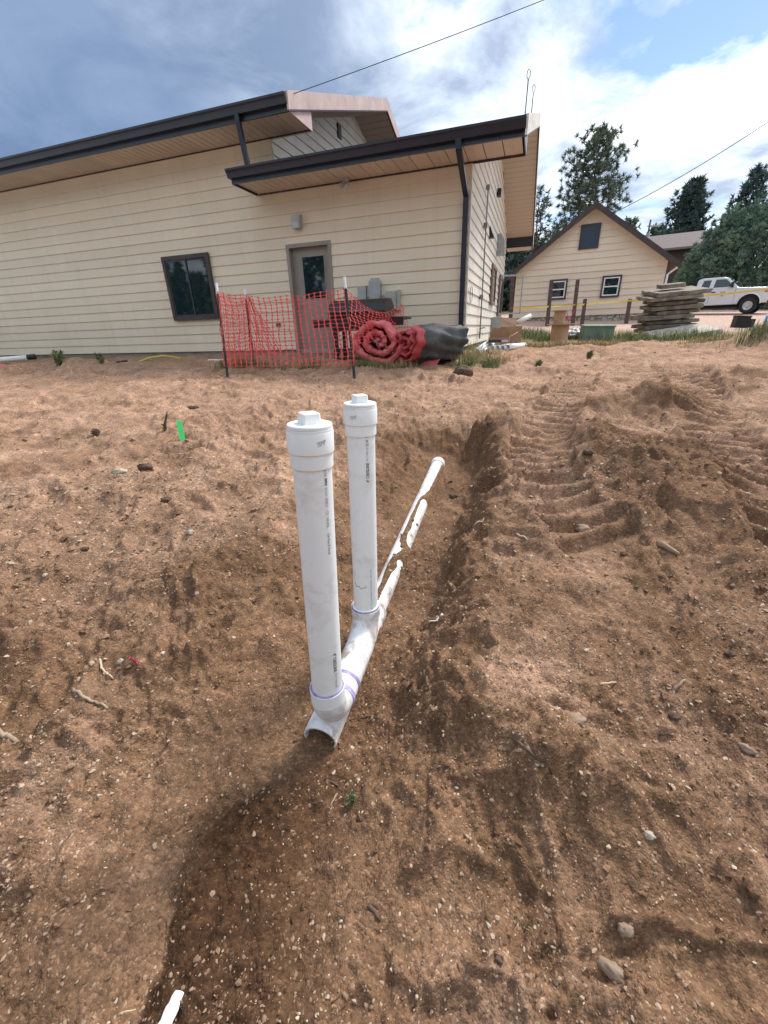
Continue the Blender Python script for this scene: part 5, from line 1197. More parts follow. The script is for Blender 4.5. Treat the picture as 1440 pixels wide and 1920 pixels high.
q = MB(); q.box((0.065, -0.1645, 0.012), (bxw - 0.01, -0.1605, z1_ * 0.54)); q.build('label_panel', M('pale_label', (0.42, 0.44, 0.47), (0.60, 0.62, 0.64), 40, 0.6), e)
q = MB(); q.add([(-bxw, 0.155, z1_), (bxw, 0.155, z1_), (bxw - 0.01, 0.10, z2_ + 0.02), (-bxw + 0.02, 0.10, z2_ + 0.02), (-bxw, 0.161, z1_), (bxw, 0.161, z1_), (bxw - 0.01, 0.106, z2_ + 0.02), (-bxw + 0.02, 0.106, z2_ + 0.02)], [(0, 1, 2, 3), (7, 6, 5, 4), (0, 4, 5, 1), (1, 5, 6, 2), (2, 6, 7, 3), (3, 7, 4, 0)])
q.add([(bxw, -0.14, z1_), (bxw, 0.14, z1_), (bxw + 0.16, 0.12, z1_ + 0.10), (bxw + 0.16, -0.12, z1_ + 0.08), (bxw + 0.004, -0.14, z1_ - 0.005), (bxw + 0.004, 0.14, z1_ - 0.005), (bxw + 0.164, 0.12, z1_ + 0.095), (bxw + 0.164, -0.12, z1_ + 0.075)], [(0, 1, 2, 3), (7, 6, 5, 4), (0, 4, 5, 1), (1, 5, 6, 2), (2, 6, 7, 3), (3, 7, 4, 0)]); q.build('flap', CARD, e)
p = at(958, 622, 9.7); e = thing('carton', 'second open carton with a white pipe offcut sticking out behind the blue-printed one', 'carton', (p.x, p.y, gz(p.x, p.y)), WA + 0.5)
q = MB(); hz2 = at(958, 612, 9.7).z - gz(p.x, p.y)
for a in (((-0.2, -0.15, 0), (0.2, -0.142, hz2)), ((-0.2, 0.142, 0), (0.2, 0.15, hz2)), ((-0.2, -0.1419, 0), (-0.192, 0.1419, hz2)), ((0.192, -0.1419, 0), (0.2, 0.1419, hz2))): q.box(*a)
q.add([(-0.2, 0.146, hz2), (0.2, 0.146, hz2), (0.26, 0.30, hz2 + 0.18), (-0.16, 0.28, hz2 + 0.2), (-0.2, 0.151, hz2), (0.2, 0.151, hz2), (0.26, 0.305, hz2 + 0.18), (-0.16, 0.285, hz2 + 0.2)], [(0, 1, 2, 3), (7, 6, 5, 4), (0, 4, 5, 1), (1, 5, 6, 2), (2, 6, 7, 3), (3, 7, 4, 0)]); q.build('carton_body', CARD2, e)
a, b2 = at(970, 604, 9.7), at(995, 592, 9.7); q = MB(); q.tube([a, b2], 0.05, 18); o = q.build('pipe_offcut', PVC, smooth=True); tag(o, 'short white pipe offcut jutting from the rear carton', 'pipe')
# four sewer pipes seen end-on, thin pipes beside them
for i in range(4):
    c = at(922.5 + i * 9.6, 653, 8.75); ax = Vector((0.62, 0.78, 0.0)).normalized(); L_ = 0.9 if i < 3 else 1.0
    c.z = max(c.z, gz(c.x, c.y) + 0.05); q = MB(); shell_a = c; seg = 24
    def shl(q, a, b, ro, ri):
        q.tube([a, b], ro, seg, False); n0 = len(q.v); q.tube([a, b], ri, seg, False); q.f[-seg:] = [f[::-1] for f in q.f[-seg:]]; k0 = n0 - 2 * seg
        for e0, flip in ((0, False), (seg, True)):
            for j in range(seg):
                f = (k0 + e0 + (j + 1) % seg, k0 + e0 + j, n0 + e0 + j, n0 + e0 + (j + 1) % seg); q.f.append(f[::-1] if flip else f); q.mi.append(0)
    q_ = MB(); shl(q_, Vector((0, 0, 0)), ax * L_, 0.055, 0.049); o = q_.build('spare_pipe', PVC, loc=c, smooth=True)
    tag(o, ['leftmost of four white sewer pipes lying under the blue-printed carton', 'second from the left of four white sewer pipes under the carton', 'third from the left of four white sewer pipes under the carton', 'rightmost of four white sewer pipes under the carton, its side showing'][i], 'pipe', 'spare sewer pipes beside the wall')
for i, (x, y, x2, y2) in enumerate(((893, 658, 911, 645), (897, 661, 915, 648), (901, 665, 917, 652))):
    a, b2 = at(x, y, 8.5), at(x2, y2, 9.0); a.z += 0.02; b2.z += 0.02; d_ = (b2 - a).normalized(); q_ = MB(); seg = 16
    shl(q_, Vector((0, 0, 0)), d_ * ((b2 - a).length + 0.35), 0.032, 0.027); o = q_.build('thin_pipe', PVC, loc=a, smooth=True)
    tag(o, ['uppermost of three thin white pipes by the building corner', 'middle one of three thin white pipes by the building corner', 'lowest of three thin white pipes by the building corner'][i], 'pipe', 'thin spare pipes by the corner')
# green utility box lid, black sheet heaps, black toolbox near the drive
p = at(1116, 634, 11.0); e = MB(); e.box((-0.36, -0.25, 0), (0.36, 0.25, 0.30)); e.box((-0.38, -0.27, 0.301), (0.38, 0.27, 0.34)); o = e.build('utility_box', M('faded_green_plastic', (0.10, 0.17, 0.13), (0.17, 0.25, 0.20), 5, 0.6), loc=(p.x, p.y, p.z - 0.02), rot=(0.05, 0.03, -0.2)); tag(o, 'faded green utility box half hidden in the weeds', 'utility box')
def heap(name, label, c, R, seed, mat, cat, n=26, group=None):
    g_ = np.linspace(-1, 1, n); X, Y = np.meshgrid(g_, g_); rr2 = X ** 2 + Y ** 2
    Z = np.clip(1 - rr2, 0, None) ** 0.7 * (0.7 + 0.8 * fbm(X * 2.2 + seed, Y * 2.2, seed, 3)) + 0.12 * fbm(X * 6, Y * 6, seed + 1, 2) * (rr2 < 1.0)
    V = np.stack([X * R[0], Y * R[1], np.where(rr2 < 1, Z, -0.15) * R[2]], -1).reshape(-1, 3); idx = np.arange(n * n).reshape(n, n)
    F_ = np.stack([idx[:-1, :-1], idx[:-1, 1:], idx[1:, 1:], idx[1:, :-1]], -1).reshape(-1, 4)
    o = raw_mesh(name, V, F_, mat, True, None, c); return tag(o, label, cat, group)
SHEET = M('grey_black_sheeting', (0.045, 0.05, 0.055), (0.14, 0.15, 0.165), 5, 0.4, 0.6, 14, bdist=0.04)
for (px, py, d, R, sd, lb) in ((1080, 622, 11.6, (0.45, 0.3, 0.18), 3, 'crumpled dark sheeting between the spool and the green box'), (1165, 640, 11.0, (0.55, 0.3, 0.16), 4, 'crumpled dark sheeting just left of the slab stack'), (1200, 644, 10.8, (0.5, 0.3, 0.15), 5, 'crumpled dark sheeting at the foot of the slab stack')):
    p = at(px, py, d); heap('plastic_sheeting', lb, (p.x, p.y, p.z - 0.05), R, sd, SHEET, 'sheeting', group='crumpled plastic sheets')
p = at(1387, 606, 11.6); q = MB(); q.box((-0.16, -0.14, 0), (0.16, 0.14, 0.27)); q.box((-0.17, -0.15, 0.271), (0.17, 0.15, 0.31)); q.box((0.165, -0.10, 0.02), (0.30, 0.10, 0.24)); o = q.build('equipment_case', BLACK, loc=(p.x, p.y, p.z - 0.12), rot=(0, 0.08, -0.3)); tag(o, 'small black equipment case on the bank near the pickup', 'case')
a = at(1432, 600, 10.5); q = MB(); q.add([(0, 0, 0), (0.35, -0.1, 0.02), (0.45, 0.1, 0.16), (0.12, 0.12, 0.12), (0, 0, 0.02), (0.35, -0.1, 0.05), (0.45, 0.1, 0.19), (0.12, 0.12, 0.15)], [(3, 2, 1, 0), (4, 5, 6, 7), (0, 1, 5, 4), (1, 2, 6, 5), (2, 3, 7, 6), (3, 0, 4, 7)]); o = q.build('blue_tarp', M('blue_tarp', (0.05, 0.24, 0.55), (0.09, 0.32, 0.66), 8, 0.5), loc=(a.x, a.y, a.z - 0.05)); tag(o, 'scrap of bright blue tarp on the bank at the picture edge', 'tarp')

# ------------------------------------------------------------------ white pickup
PAINT = M('white_truck_paint', (0.66, 0.68, 0.70), (0.71, 0.73, 0.745), 3, 0.25); RUBBER = M('tyre_rubber', (0.018, 0.018, 0.019), (0.03, 0.03, 0.031), 12, 0.85); CHROME = M('dull_rim', (0.42, 0.43, 0.44), (0.55, 0.56, 0.57), 9, 0.35, metal=0.6)
vr = ray(1400, 560); vh = Vector((vr.x, vr.y, 0)).normalized(); rt = Vector((vh.y, -vh.x, 0)); th_ = math.radians(8); hdg = (rt * math.cos(th_) - vh * math.sin(th_)).normalized()
wpos = at(1397.5, 588, 20.7)
truck = thing('pickup_truck', 'white extended-cab pickup with a door badge parked past the slab stack', 'pickup truck', (0, 0, 0), math.atan2(hdg.y, hdg.x))
TS = 1.0
side_n = Vector((hdg.y, -hdg.x, 0))                      # towards the lens
truck.location = wpos - side_n * 0.78; truck.scale = (0.88, 0.90, 0.90)
def arch(cx, r, z0, n=12): return [(cx + r * math.cos(math.pi * (1 - i / n) * 1.0), z0 + r * math.sin(math.pi * i / n)) for i in range(n + 1)]
RWX = -3.75; zr_ = 0.50
low = [(-5.05, 0.62), (-4.98, zr_ + 0.02)] + arch(RWX, 0.52, zr_)[0:] + arch(0, 0.54, zr_) + [(0.74, 0.52), (0.82, 0.62), (0.84, 1.00), (0.79, 1.16), (0.62, 1.27), (-0.62, 1.33), (-0.70, 1.34), (-2.70, 1.36), (-2.72, 1.36), (-5.05, 1.36)]
q = MB(); q.prism(low, 'y', -0.97, 0.97); body = q.build('body', PAINT, truck)
bv = body.modifiers.new('bevel', 'BEVEL'); bv.width = 0.035; bv.segments = 2; bv.limit_method = 'ANGLE'; bv.angle_limit = math.radians(50)
q = MB(); b0 = [(-0.62, 1.335), (-1.22, 1.86), (-1.45, 1.92), (-2.45, 1.93), (-2.66, 1.86), (-2.70, 1.355)]
def greenhouse(q, pts, y0, y1):
    n = len(pts); zm = max(z for _, z in pts); v = []
    for s_ in (-1, 1):
        for x, z in pts: v.append((x, s_ * (y0 + (y1 - y0) * (z - 1.33) / (zm - 1.33)), z))
    q.add(v, [tuple(range(n)), tuple(range(2 * n - 1, n - 1, -1))] + [(i, n + i, n + (i + 1) % n, (i + 1) % n) for i in range(n)])
greenhouse(q, b0, 0.93, 0.76); cab = q.build('cab', PAINT, truck)
bv = cab.modifiers.new('bevel', 'BEVEL'); bv.width = 0.03; bv.segments = 2; bv.limit_method = 'ANGLE'; bv.angle_limit = math.radians(40)
TGL = glass_mat('truck_glass', (0.012, 0.030, 0.032))
def side_glass(pts, nm):
    for s_ in (-1, 1):
        q = MB(); v = []
        for k2 in (0.004, 0.012):
            for x, z in pts: v.append((x, s_ * (0.93 - 0.17 * (z - 1.33) / 0.6 + k2), z))
        n = len(pts); q.add(v, [tuple(range(n)), tuple(range(2 * n - 1, n - 1, -1))] + [(i, n + i, n + (i + 1) % n, (i + 1) % n) for i in range(n)]); q.build(nm, TGL, truck)
side_glass([(-0.86, 1.41), (-1.30, 1.80), (-1.78, 1.82), (-1.82, 1.41)], 'door_window'); side_glass([(-2.02, 1.43), (-2.00, 1.81), (-2.36, 1.81), (-2.44, 1.43)], 'rear_window')
q = MB(); q.add([(-0.66, -0.80, 1.372), (-0.66, 0.80, 1.372), (-1.19, 0.68, 1.838), (-1.19, -0.68, 1.838)], [(0, 1, 2, 3)]); q.v = [(x + 0.012, y, z + 0.016) for x, y, z in q.v]; q.build('windscreen', TGL, truck)
for s_ in (-1, 1):
    for wx, nm in ((0.0, 'f'), (RWX, 'r')):
        q = MB(); prof = [(0.24, -0.12), (0.37, -0.125), (0.395, -0.09), (0.40, 0.0), (0.395, 0.09), (0.37, 0.125), (0.24, 0.12)]
        q.lathe(prof, seg=30, cap=False); yc = s_ * 0.86
        q.v = [(wx + x, yc + z * 1.0, 0.40 + y) for x, y, z in q.v]; wh = q.build('wheel', RUBBER, truck, auto=35)
        q = MB(); q.lathe([(0.235, 0.07), (0.225, 0.10), (0.15, 0.085), (0.08, 0.09), (0.075, 0.125), (0.03, 0.13)], seg=24); q.v = [(wx + x, yc + s_ * z, 0.40 + y) for x, y, z in q.v]
        if s_ < 0: q.f = [f[::-1] for f in q.f]
        q.build('rim', CHROME, wh, auto=35)
        q = MB(); aa = arch(wx, 0.56, zr_, 16); bb_ = arch(wx, 0.50, zr_, 16); v = [(x, s_ * 0.972, z) for x, z in aa] + [(x, s_ * 1.012, z - 0.02) for x, z in bb_]; q.add(v, [(i, i + 1, 18 + i, 17 + i) for i in range(16)]); q.build('wheel_arch', PAINT, truck, smooth=True)
        q = MB(); q.lathe([(0.49, -0.12), (0.49, 0.10)], seg=24); q.v = [(wx + x, s_ * 0.80 + z, max(0.52 + y, 0.505)) for x, y, z in q.v]; q.build('wheel_well', DARKV, truck)
q = MB(); q.box((-4.9, -0.7, 0.36), (0.7, 0.7, 0.505)); q.build('chassis', DARKV, truck)
for s_ in (-1, 1):
    q = MB(); a, b2 = sorted((s_ * 0.968, s_ * 0.975))
    for x in (-0.72, -1.92, -2.62): q.box((x - 0.006, a, 0.60), (x + 0.006, b2, 1.33))
    q.build('door_gap', DARKV, truck)
    q = MB(); a, b2 = sorted((s_ * 0.969, s_ * 0.985)); q.box((-1.84, a, 1.14), (-1.66, b2, 1.20)); q.build('door_handle', BLACK, truck)
    q = MB(); a, b2 = sorted((s_ * 0.95, s_ * 1.16)); q.box((-0.98, a, 1.36), (-0.86, b2, 1.62)); q.build('mirror', BLACK, truck)
    q = MB(); a, b2 = sorted((s_ * 0.60, s_ * 0.955)); q.box((0.79, a, 0.92), (0.85, b2, 1.12)); q.build('headlight', M('headlight_lens', (0.55, 0.56, 0.57), None, rough=0.15), truck)
    q = MB(); a, b2 = sorted((s_ * 0.9705, s_ * 0.980)); q.box((0.58, a, 1.02), (0.74, b2, 1.09)); q.build('marker_light', M('marker_red', (0.5, 0.10, 0.09), None, rough=0.3), truck)
    q = MB(); y_ = s_ * 0.974                                                       # shield badge on the door
    sh_ = lambda k2: [(-1.30 + k2 * x, 1.06 + k2 * z) for x, z in ((-0.10, 0.12), (0.0, 0.105), (0.10, 0.12), (0.11, 0.0), (0.0, -0.14), (-0.11, 0.0))]
    q.add([(x, y_, z) for x, z in sh_(1.0)], [tuple(range(6))]); bdg = q.build('door_badge', M('badge_green', (0.05, 0.06, 0.05), None, rough=0.5), truck)
    q = MB(); q.add([(x, y_ + s_ * 0.003, z) for x, z in sh_(0.80)], [tuple(range(6))]); q.build('badge_field', M('badge_pale', (0.55, 0.56, 0.52), None, rough=0.5), bdg)
    q = MB(); q.add([(-1.30 - 0.01, y_ + s_ * 0.006, 1.0), (-1.30 + 0.01, y_ + s_ * 0.006, 1.0), (-1.30 + 0.05, y_ + s_ * 0.006, 1.06), (-1.30, y_ + s_ * 0.006, 1.13), (-1.30 - 0.05, y_ + s_ * 0.006, 1.06)], [tuple(range(5))]); q.build('badge_tree', M('badge_green', (0.05, 0.06, 0.05)), bdg)
q = MB(); q.box((0.80, -0.92, 0.50), (0.93, 0.92, 0.72)); q.build('front_bumper', BLACK, truck)
q = MB(); q.box((0.825, -0.58, 0.80), (0.86, 0.58, 1.12)); q.build('grille', BLACK, truck)
q = MB(); q.box((-4.95, -0.80, 1.10), (-2.80, 0.80, 1.362)); q.build('bed_floor', DARKV, truck)

# ------------------------------------------------------------------ plants
def blades(n, fn, seed, ln, wd, bend=0.5):
    """upright grass blades; fn(rs,n)->x,y"""
    rs = np.random.RandomState(seed); x, y = fn(rs, n); n = len(x); z = height(x, y)
    L = ln * rs.uniform(0.4, 1.2, n); a = rs.uniform(0, 6.28, n); b = rs.uniform(0.1, 1.0, n) * bend; W_ = wd * rs.uniform(0.6, 1.3, n)
    dx, dy = np.cos(a), np.sin(a); sx, sy = -dy, dx; V = []
    for t, wf in ((0.0, 1.0), (0.5, 0.8), (1.0, 0.12)):
        cx = x + dx * b * L * t ** 2; cy = y + dy * b * L * t ** 2; cz = z - 0.01 + L * t * (1 - 0.35 * b * t)
        V.append(np.stack([cx - sx * W_ * wf * 0.5, cy - sy * W_ * wf * 0.5, cz], -1)); V.append(np.stack([cx + sx * W_ * wf * 0.5, cy + sy * W_ * wf * 0.5, cz], -1))
    V = np.stack(V, 1).reshape(-1, 3); o = np.arange(n)[:, None] * 6
    F_ = np.concatenate([o + np.array([[0, 1, 3, 2]]), o + np.array([[2, 3, 5, 4]])]); return V, F_, rs, n
def patch_fn(spots):
    def fn(rs, n):
        k_ = rs.randint(0, len(spots), n); S = np.array([(p[0].x, p[0].y, p[1], p[2]) for p in spots])
        return S[k_, 0] + rs.normal(0, 0.5, n) * S[k_, 2], S[k_, 1] + rs.normal(0, 0.5, n) * S[k_, 3]
    return fn
GRASS = leaf_mat('weed_green', (0.085, 0.115, 0.045), (0.30, 0.34, 0.16)); STRAW = leaf_mat('dry_straw', (0.22, 0.165, 0.08), (0.50, 0.40, 0.22))
def grass(name, label, spots, n, seed, ln, wd, mat, bend=0.6):
    V, F_, rs, n = blades(n, patch_fn([(ground_at(*p), a, b) for p, a, b in spots]), seed, ln, wd, bend)
    o = raw_mesh(name, V, F_, mat, False, attrs={'tint': np.repeat(rs.uniform(0, 1, n), 6)}); return tag(o, label, None, None, 'stuff')
grass('grass', 'dry straw-coloured grass at the building corner', [((845, 672), 0.5, 0.4), ((880, 676), 0.5, 0.4), ((920, 682), 0.35, 0.2), ((745, 695), 0.3, 0.15), ((905, 668), 0.4, 0.4)], 2600, 1, 0.16, 0.008, STRAW, 0.9)
grass('grass', 'green weeds along the building corner and the wall', [((862, 650), 0.35, 0.5), ((890, 660), 0.4, 0.4), ((852, 640), 0.2, 0.3), ((915, 690), 0.18, 0.1), ((425, 690), 0.2, 0.15), ((455, 693), 0.3, 0.12), ((500, 692), 0.4, 0.12), ((580, 690), 0.4, 0.12), ((680, 697), 0.3, 0.15), ((875, 690), 0.2, 0.12)], 1700, 2, 0.22, 0.009, GRASS, 0.6)
grass('grass', 'tall weeds growing round the spools and the slab stack', [((985, 630), 0.6, 0.8), ((1010, 634), 0.6, 0.6), ((1030, 640), 0.5, 0.4), ((1075, 636), 0.5, 0.5), ((1140, 640), 0.6, 0.5), ((1260, 640), 0.8, 0.4), ((1310, 640), 0.7, 0.4), ((1180, 642), 0.5, 0.3)], 3600, 3, 0.30, 0.013, GRASS, 0.6)
grass('grass', 'dry grass in front of the spools and the drive', [((960, 648), 0.5, 0.3), ((1000, 652), 0.7, 0.3), ((1060, 650), 0.8, 0.3), ((1120, 648), 0.7, 0.3), ((1340, 648), 0.8, 0.4)], 3200, 4, 0.16, 0.010, STRAW, 0.9)
grass('grass', 'weeds on the dirt bank at the picture edge', [((1400, 640), 0.6, 0.5), ((1430, 620), 0.6, 0.6), ((1460, 640), 0.8, 0.6), ((1420, 660), 0.5, 0.3)], 1500, 5, 0.24, 0.010, GRASS, 0.7)
def sprig(name, label, px, py, n, h, mat, seed, leaf=0.02):
    rs = np.random.RandomState(seed); p = gxy(px, py); e = thing(name, label, 'plant', p); q = MB(); C = []
    for i in range(n):
        a = rs.uniform(0, 6.28); tip = Vector((math.cos(a) * h * 0.5 * rs.uniform(0.2, 1), math.sin(a) * h * 0.5 * rs.uniform(0.2, 1), h * rs.uniform(0.6, 1)))
        q.tube([(0, 0, -0.02), tip * 0.5 + Vector((0, 0, 0.1 * h)), tip], [0.004, 0.003, 0.001], 4)
        for j in range(14): C.append(tuple(tip * (0.25 + 0.75 * rs.uniform()) + Vector(rs.normal(0, h * 0.05, 3))))
    q.build('stem', GRASS, e); V, F_, k_ = tufts(np.array(C), np.tile([0, 0, 0.6], (len(C), 1)), 5, leaf * 2.2, leaf, rs, 0.8)
    raw_mesh('leaves', V, F_, mat, False, e, attrs={'tint': np.repeat(rs.uniform(0, 1, len(C)), 20)}); return e
sprig('weed', 'leafy green weed in front of the red flag by the wall', 118, 700, 9, 0.28, GRASS, 1); sprig('weed', 'small green weed near the yellow hose end', 195, 697, 6, 0.16, GRASS, 2)
sprig('weed', 'lone green weed on the bare dirt past the tarps', 1105, 672, 6, 0.10, GRASS, 3); sprig('weed', 'tiny green weed on the dirt below the spare pipes', 1008, 685, 5, 0.10, GRASS, 4)
sprig('weed_seedling', 'tiny blue-green seedling in the dark soil below the pipe end', 657, 1503, 6, 0.022, GRASS, 5, 0.005)
V, F_, rs, n = blades(9, lambda rs, n: (gxy(976, 1735).x + rs.normal(0, 0.006, n), gxy(976, 1735).y + rs.normal(0, 0.006, n)), 8, 0.05, 0.004, 0.6)
o = raw_mesh('grass_sprout', V, F_, GRASS, False, attrs={'tint': np.repeat(rs.uniform(0.6, 1, n), 6)}); tag(o, 'thin green grass sprout at the foot of the trench bank', 'plant')

# ------------------------------------------------------------------ small things on the ground
WOOD = M('dead_wood', (0.20, 0.135, 0.085), (0.42, 0.31, 0.21), 14, 0.9, 0.4, 60); WOODD = M('dark_twig', (0.07, 0.045, 0.03), (0.15, 0.10, 0.07), 14, 0.9, 0.4, 60); PALEW = M('pale_root', (0.46, 0.35, 0.22), (0.58, 0.46, 0.31), 20, 0.85)
def stick(name, label, pts, r, mat, lift=0.5, cat='stick', seg=7):
    P = [gxy(*p) for p in pts]; rs = np.random.RandomState(len(label)); fine = []
    for a, b2 in zip(P[:-1], P[1:]):
        for i in range(4): fine.append(a.lerp(b2, i / 4) + Vector(rs.normal(0, r * 0.25, 3)))
    fine.append(P[-1]); z0 = max(0, 0)
    for p in fine: p.z = max(p.z, gz(p.x, p.y) - 0.0) + r * lift
    c = fine[0].copy(); q = MB(); q.tube([p - c for p in fine], [r * (1.05 - 0.4 * i / len(fine)) for i in range(len(fine))], seg); o = q.build(name, mat, loc=c, smooth=True); return tag(o, label, cat)
stick('twig', 'curved pale root below the red ribbon', [(193, 1240), (190, 1254), (200, 1263), (213, 1274)], 0.0045, PALEW)
stick('twig', 'crooked grey stick on the dirt at lower left', [(138, 1294), (160, 1310), (180, 1318), (203, 1332)], 0.006, WOOD)
stick('twig', 'broken stick end jutting in at the picture edge', [(-12, 1370), (12, 1382), (34, 1394)], 0.009, WOOD)
stick('twig', 'short thick twig on the dark soil in front', [(690, 1697), (712, 1727)], 0.0055, WOODD)
stick('twig', 'upright brown twig lying in the trench below the white strip', [(796, 1258), (803, 1294)], 0.006, WOODD)
stick('twig', 'small slanted twig in the trench beside the upright one', [(762, 1292), (775, 1278)], 0.004, WOODD)
stick('twig', 'thin twig near the foot of the pipe', [(655, 1350), (690, 1343), (712, 1346)], 0.0025, WOODD)
stick('twig', 'thin twig left of the bell end', [(535, 1415), (552, 1395)], 0.0025, WOOD)
stick('twig', 'thin curved root on the far trench floor', [(890, 985), (905, 978), (908, 968)], 0.005, PALEW)
stick('twig', 'thin pale root across the tracked dirt', [(968, 998), (980, 1008), (990, 1013)], 0.006, PALEW)
stick('twig', 'flat brown stick on the dirt at right', [(1262, 1300), (1284, 1276)], 0.006, WOOD); stick('twig', 'short dark stick on the right-hand slope', [(1236, 1378), (1262, 1379)], 0.004, WOODD)
stick('twig', 'weathered slat end half buried on the right-hand ridge', [(1235, 1020), (1270, 1042)], 0.018, WOOD)
stick('twig', 'pale splinter on the right-hand slope', [(1125, 1285), (1155, 1280)], 0.004, PALEW); stick('twig', 'thin straw on the near left dirt', [(222, 1904), (255, 1893)], 0.002, PALEW)
stick('root', 'dark exposed root edge along the bank face', [(962, 1386), (985, 1402), (1010, 1424), (1034, 1452)], 0.005, WOODD, 0.2, 'root')
stick('twig', 'dark bark chip on the near dirt', [(930, 1795), (940, 1808)], 0.006, WOODD); stick('twig', 'thin crooked twig beside the seedling', [(632, 1488), (620, 1510)], 0.003, WOOD); stick('twig', 'dark short twig above the seedling', [(612, 1460), (634, 1473)], 0.003, WOODD)
# twig standing up by the green stake
p = gxy(310, 812); L_ = (at(320, 768, ray(310, 812).dot(FWD) and (p.dot(FWD))).z - p.z)
q = MB(); pts = [(0, 0, -0.05), (0.012, 0, L_ * 0.25), (0.03, 0, L_ * 0.5), (0.045, 0.01, L_ * 0.75), (0.065, 0.0, L_)]; q.tube(pts, [0.012, 0.016, 0.010, 0.009, 0.003], 8); q.tube([(0.012, 0, L_ * 0.22), (-0.02, 0, L_ * 0.32)], [0.010, 0.004], 6); o = q.build('standing_twig', WOODD, loc=p, smooth=True); tag(o, 'knotty brown twig standing upright beside the green stake', 'stick')
p = gxy(343, 826); d_ = p.dot(FWD); tp_ = at(335, 789, d_); v = tp_ - p; L_ = v.length
e = thing('survey_stake', 'fluorescent green survey stake stuck in the dirt', 'stake', p); q = MB(); q.box((-0.021, -0.005, -0.1), (0.021, 0.005, L_)); q.build('lath', M('fluorescent_green', (0.03, 0.58, 0.12), (0.06, 0.70, 0.20), 20, 0.6), e); q = MB(); q.box((-0.0212, -0.0052, L_ + 0.0005), (0.0212, 0.0052, L_ + 0.008)); q.build('tip', PALEW, e); e.rotation_euler = v.to_track_quat('Z', 'Y').to_euler()
# stones
def stone(name, label, px, py, R, seed, mat, cat='stone', sink=0.3, yaw=0.0):
    p = gxy(px, py); rs = np.random.RandomState(seed); n1, n2 = 14, 20; V = []; 
    th = np.linspace(0, math.pi, n1); ph = np.linspace(0, 2 * math.pi, n2, endpoint=False); T, P_ = np.meshgrid(th, ph, indexing='ij')
    rr = 1 + 0.42 * fbm(np.cos(P_) * np.sin(T) * 1.4 + seed, np.sin(P_) * np.sin(T) * 1.4 + np.cos(T), seed, 3) + 0.08 * fbm(P_ * 2.0, T * 4, seed + 5, 2) * np.sin(T)
    X = np.sin(T) * np.cos(P_) * rr * R[0]; Y = np.sin(T) * np.sin(P_) * rr * R[1]; Z = np.cos(T) * rr * R[2]
    V = np.stack([X, Y, Z], -1).reshape(-1, 3); F_ = [(i * n2 + j, (i + 1) * n2 + j, (i + 1) * n2 + (j + 1) % n2, i * n2 + (j + 1) % n2) for i in range(n1 - 1) for j in range(n2)]
    o = raw_mesh(name, V, np.array(F_), mat, True, None, (p.x, p.y, p.z + R[2] * (1 - 2 * sink))); o.rotation_euler = (0, 0, yaw); return tag(o, label, cat)
ST_P = M('pale_stone', (0.36, 0.29, 0.225), (0.52, 0.44, 0.36), 30, 0.85, 0.3, 60); ST_T = M('tan_stone', (0.24, 0.165, 0.11), (0.36, 0.26, 0.185), 24, 0.85, 0.3, 60); ST_D = M('dark_clod', (0.075, 0.046, 0.030), (0.16, 0.10, 0.066), 24, 0.95, 0.7, 60, bdist=0.02)
stone('stone', 'pale flat stone beside the dark clod on the left', 225, 888, (0.055, 0.03, 0.026), 1, ST_P, yaw=0.2); stone('dirt_clod', 'dark clod just right of the pale flat stone', 273, 880, (0.055, 0.035, 0.030), 2, ST_D, 'clod')
stone('dirt_clod', 'dark flat bark-like clod above the green stake', 360, 766, (0.085, 0.03, 0.026), 3, ST_D, 'clod')
stone('dirt_clod', 'large dark clod of turf beside the charcoal tarp', 866, 708, (0.15, 0.11, 0.11), 4, ST_D, 'clod', 0.25); stone('stone', 'small pale stone before the barrier post', 641, 701, (0.04, 0.03, 0.03), 5, ST_P)
stone('stone', 'long tan stone half buried in the near dirt at right', 1150, 1822, (0.034, 0.018, 0.015), 6, ST_T, yaw=-0.6); stone('stone', 'rounded tan stone above the long half-buried one', 1172, 1744, (0.020, 0.015, 0.013), 7, ST_T); stone('stone', 'pale angular stone on the right-hand slope', 1217, 1568, (0.014, 0.012, 0.010), 8, ST_P)
stone('stone', 'whitish stone beside the red ribbon', 228, 1243, (0.014, 0.012, 0.012), 9, ST_P); stone('stone', 'pale stone on the left dirt in front of the riser', 357, 1000, (0.022, 0.018, 0.016), 10, ST_P); stone('stone', 'brownish flat stone in the middle of the near dirt', 1080, 1350, (0.032, 0.02, 0.010), 11, ST_T, yaw=-0.3)
stone('stone', 'reddish angular stone near the right picture edge', 1398, 1405, (0.022, 0.014, 0.012), 13, ST_T, yaw=-0.9); stone('stone', 'tan flat stone on the track near the right ridge', 1092, 994, (0.04, 0.03, 0.025), 14, ST_T)
for i, (px, py, lb) in enumerate(((850, 932, 'dark clod sunk in the far trench floor'), (1365, 892, 'dark clod on the edge of the right-hand track'), (1102, 850, 'dark clod on the spoil ridge'), (312, 940, 'dark wet hole-like clod on the left dirt'), (1170, 1040, 'dark clod below the ribbed track'), (918, 818, 'small dark clod at the trench head'), (1264, 1345, 'dark stone on the right-hand slope'), (160, 1030, 'dark flat stone on the left dirt'), (1370, 1228, 'dark stone by the right picture edge'))):
    stone('dirt_clod', lb, px, py, (0.035, 0.028, 0.02) if py < 1000 else (0.02, 0.016, 0.011), 20 + i, ST_D, 'clod')
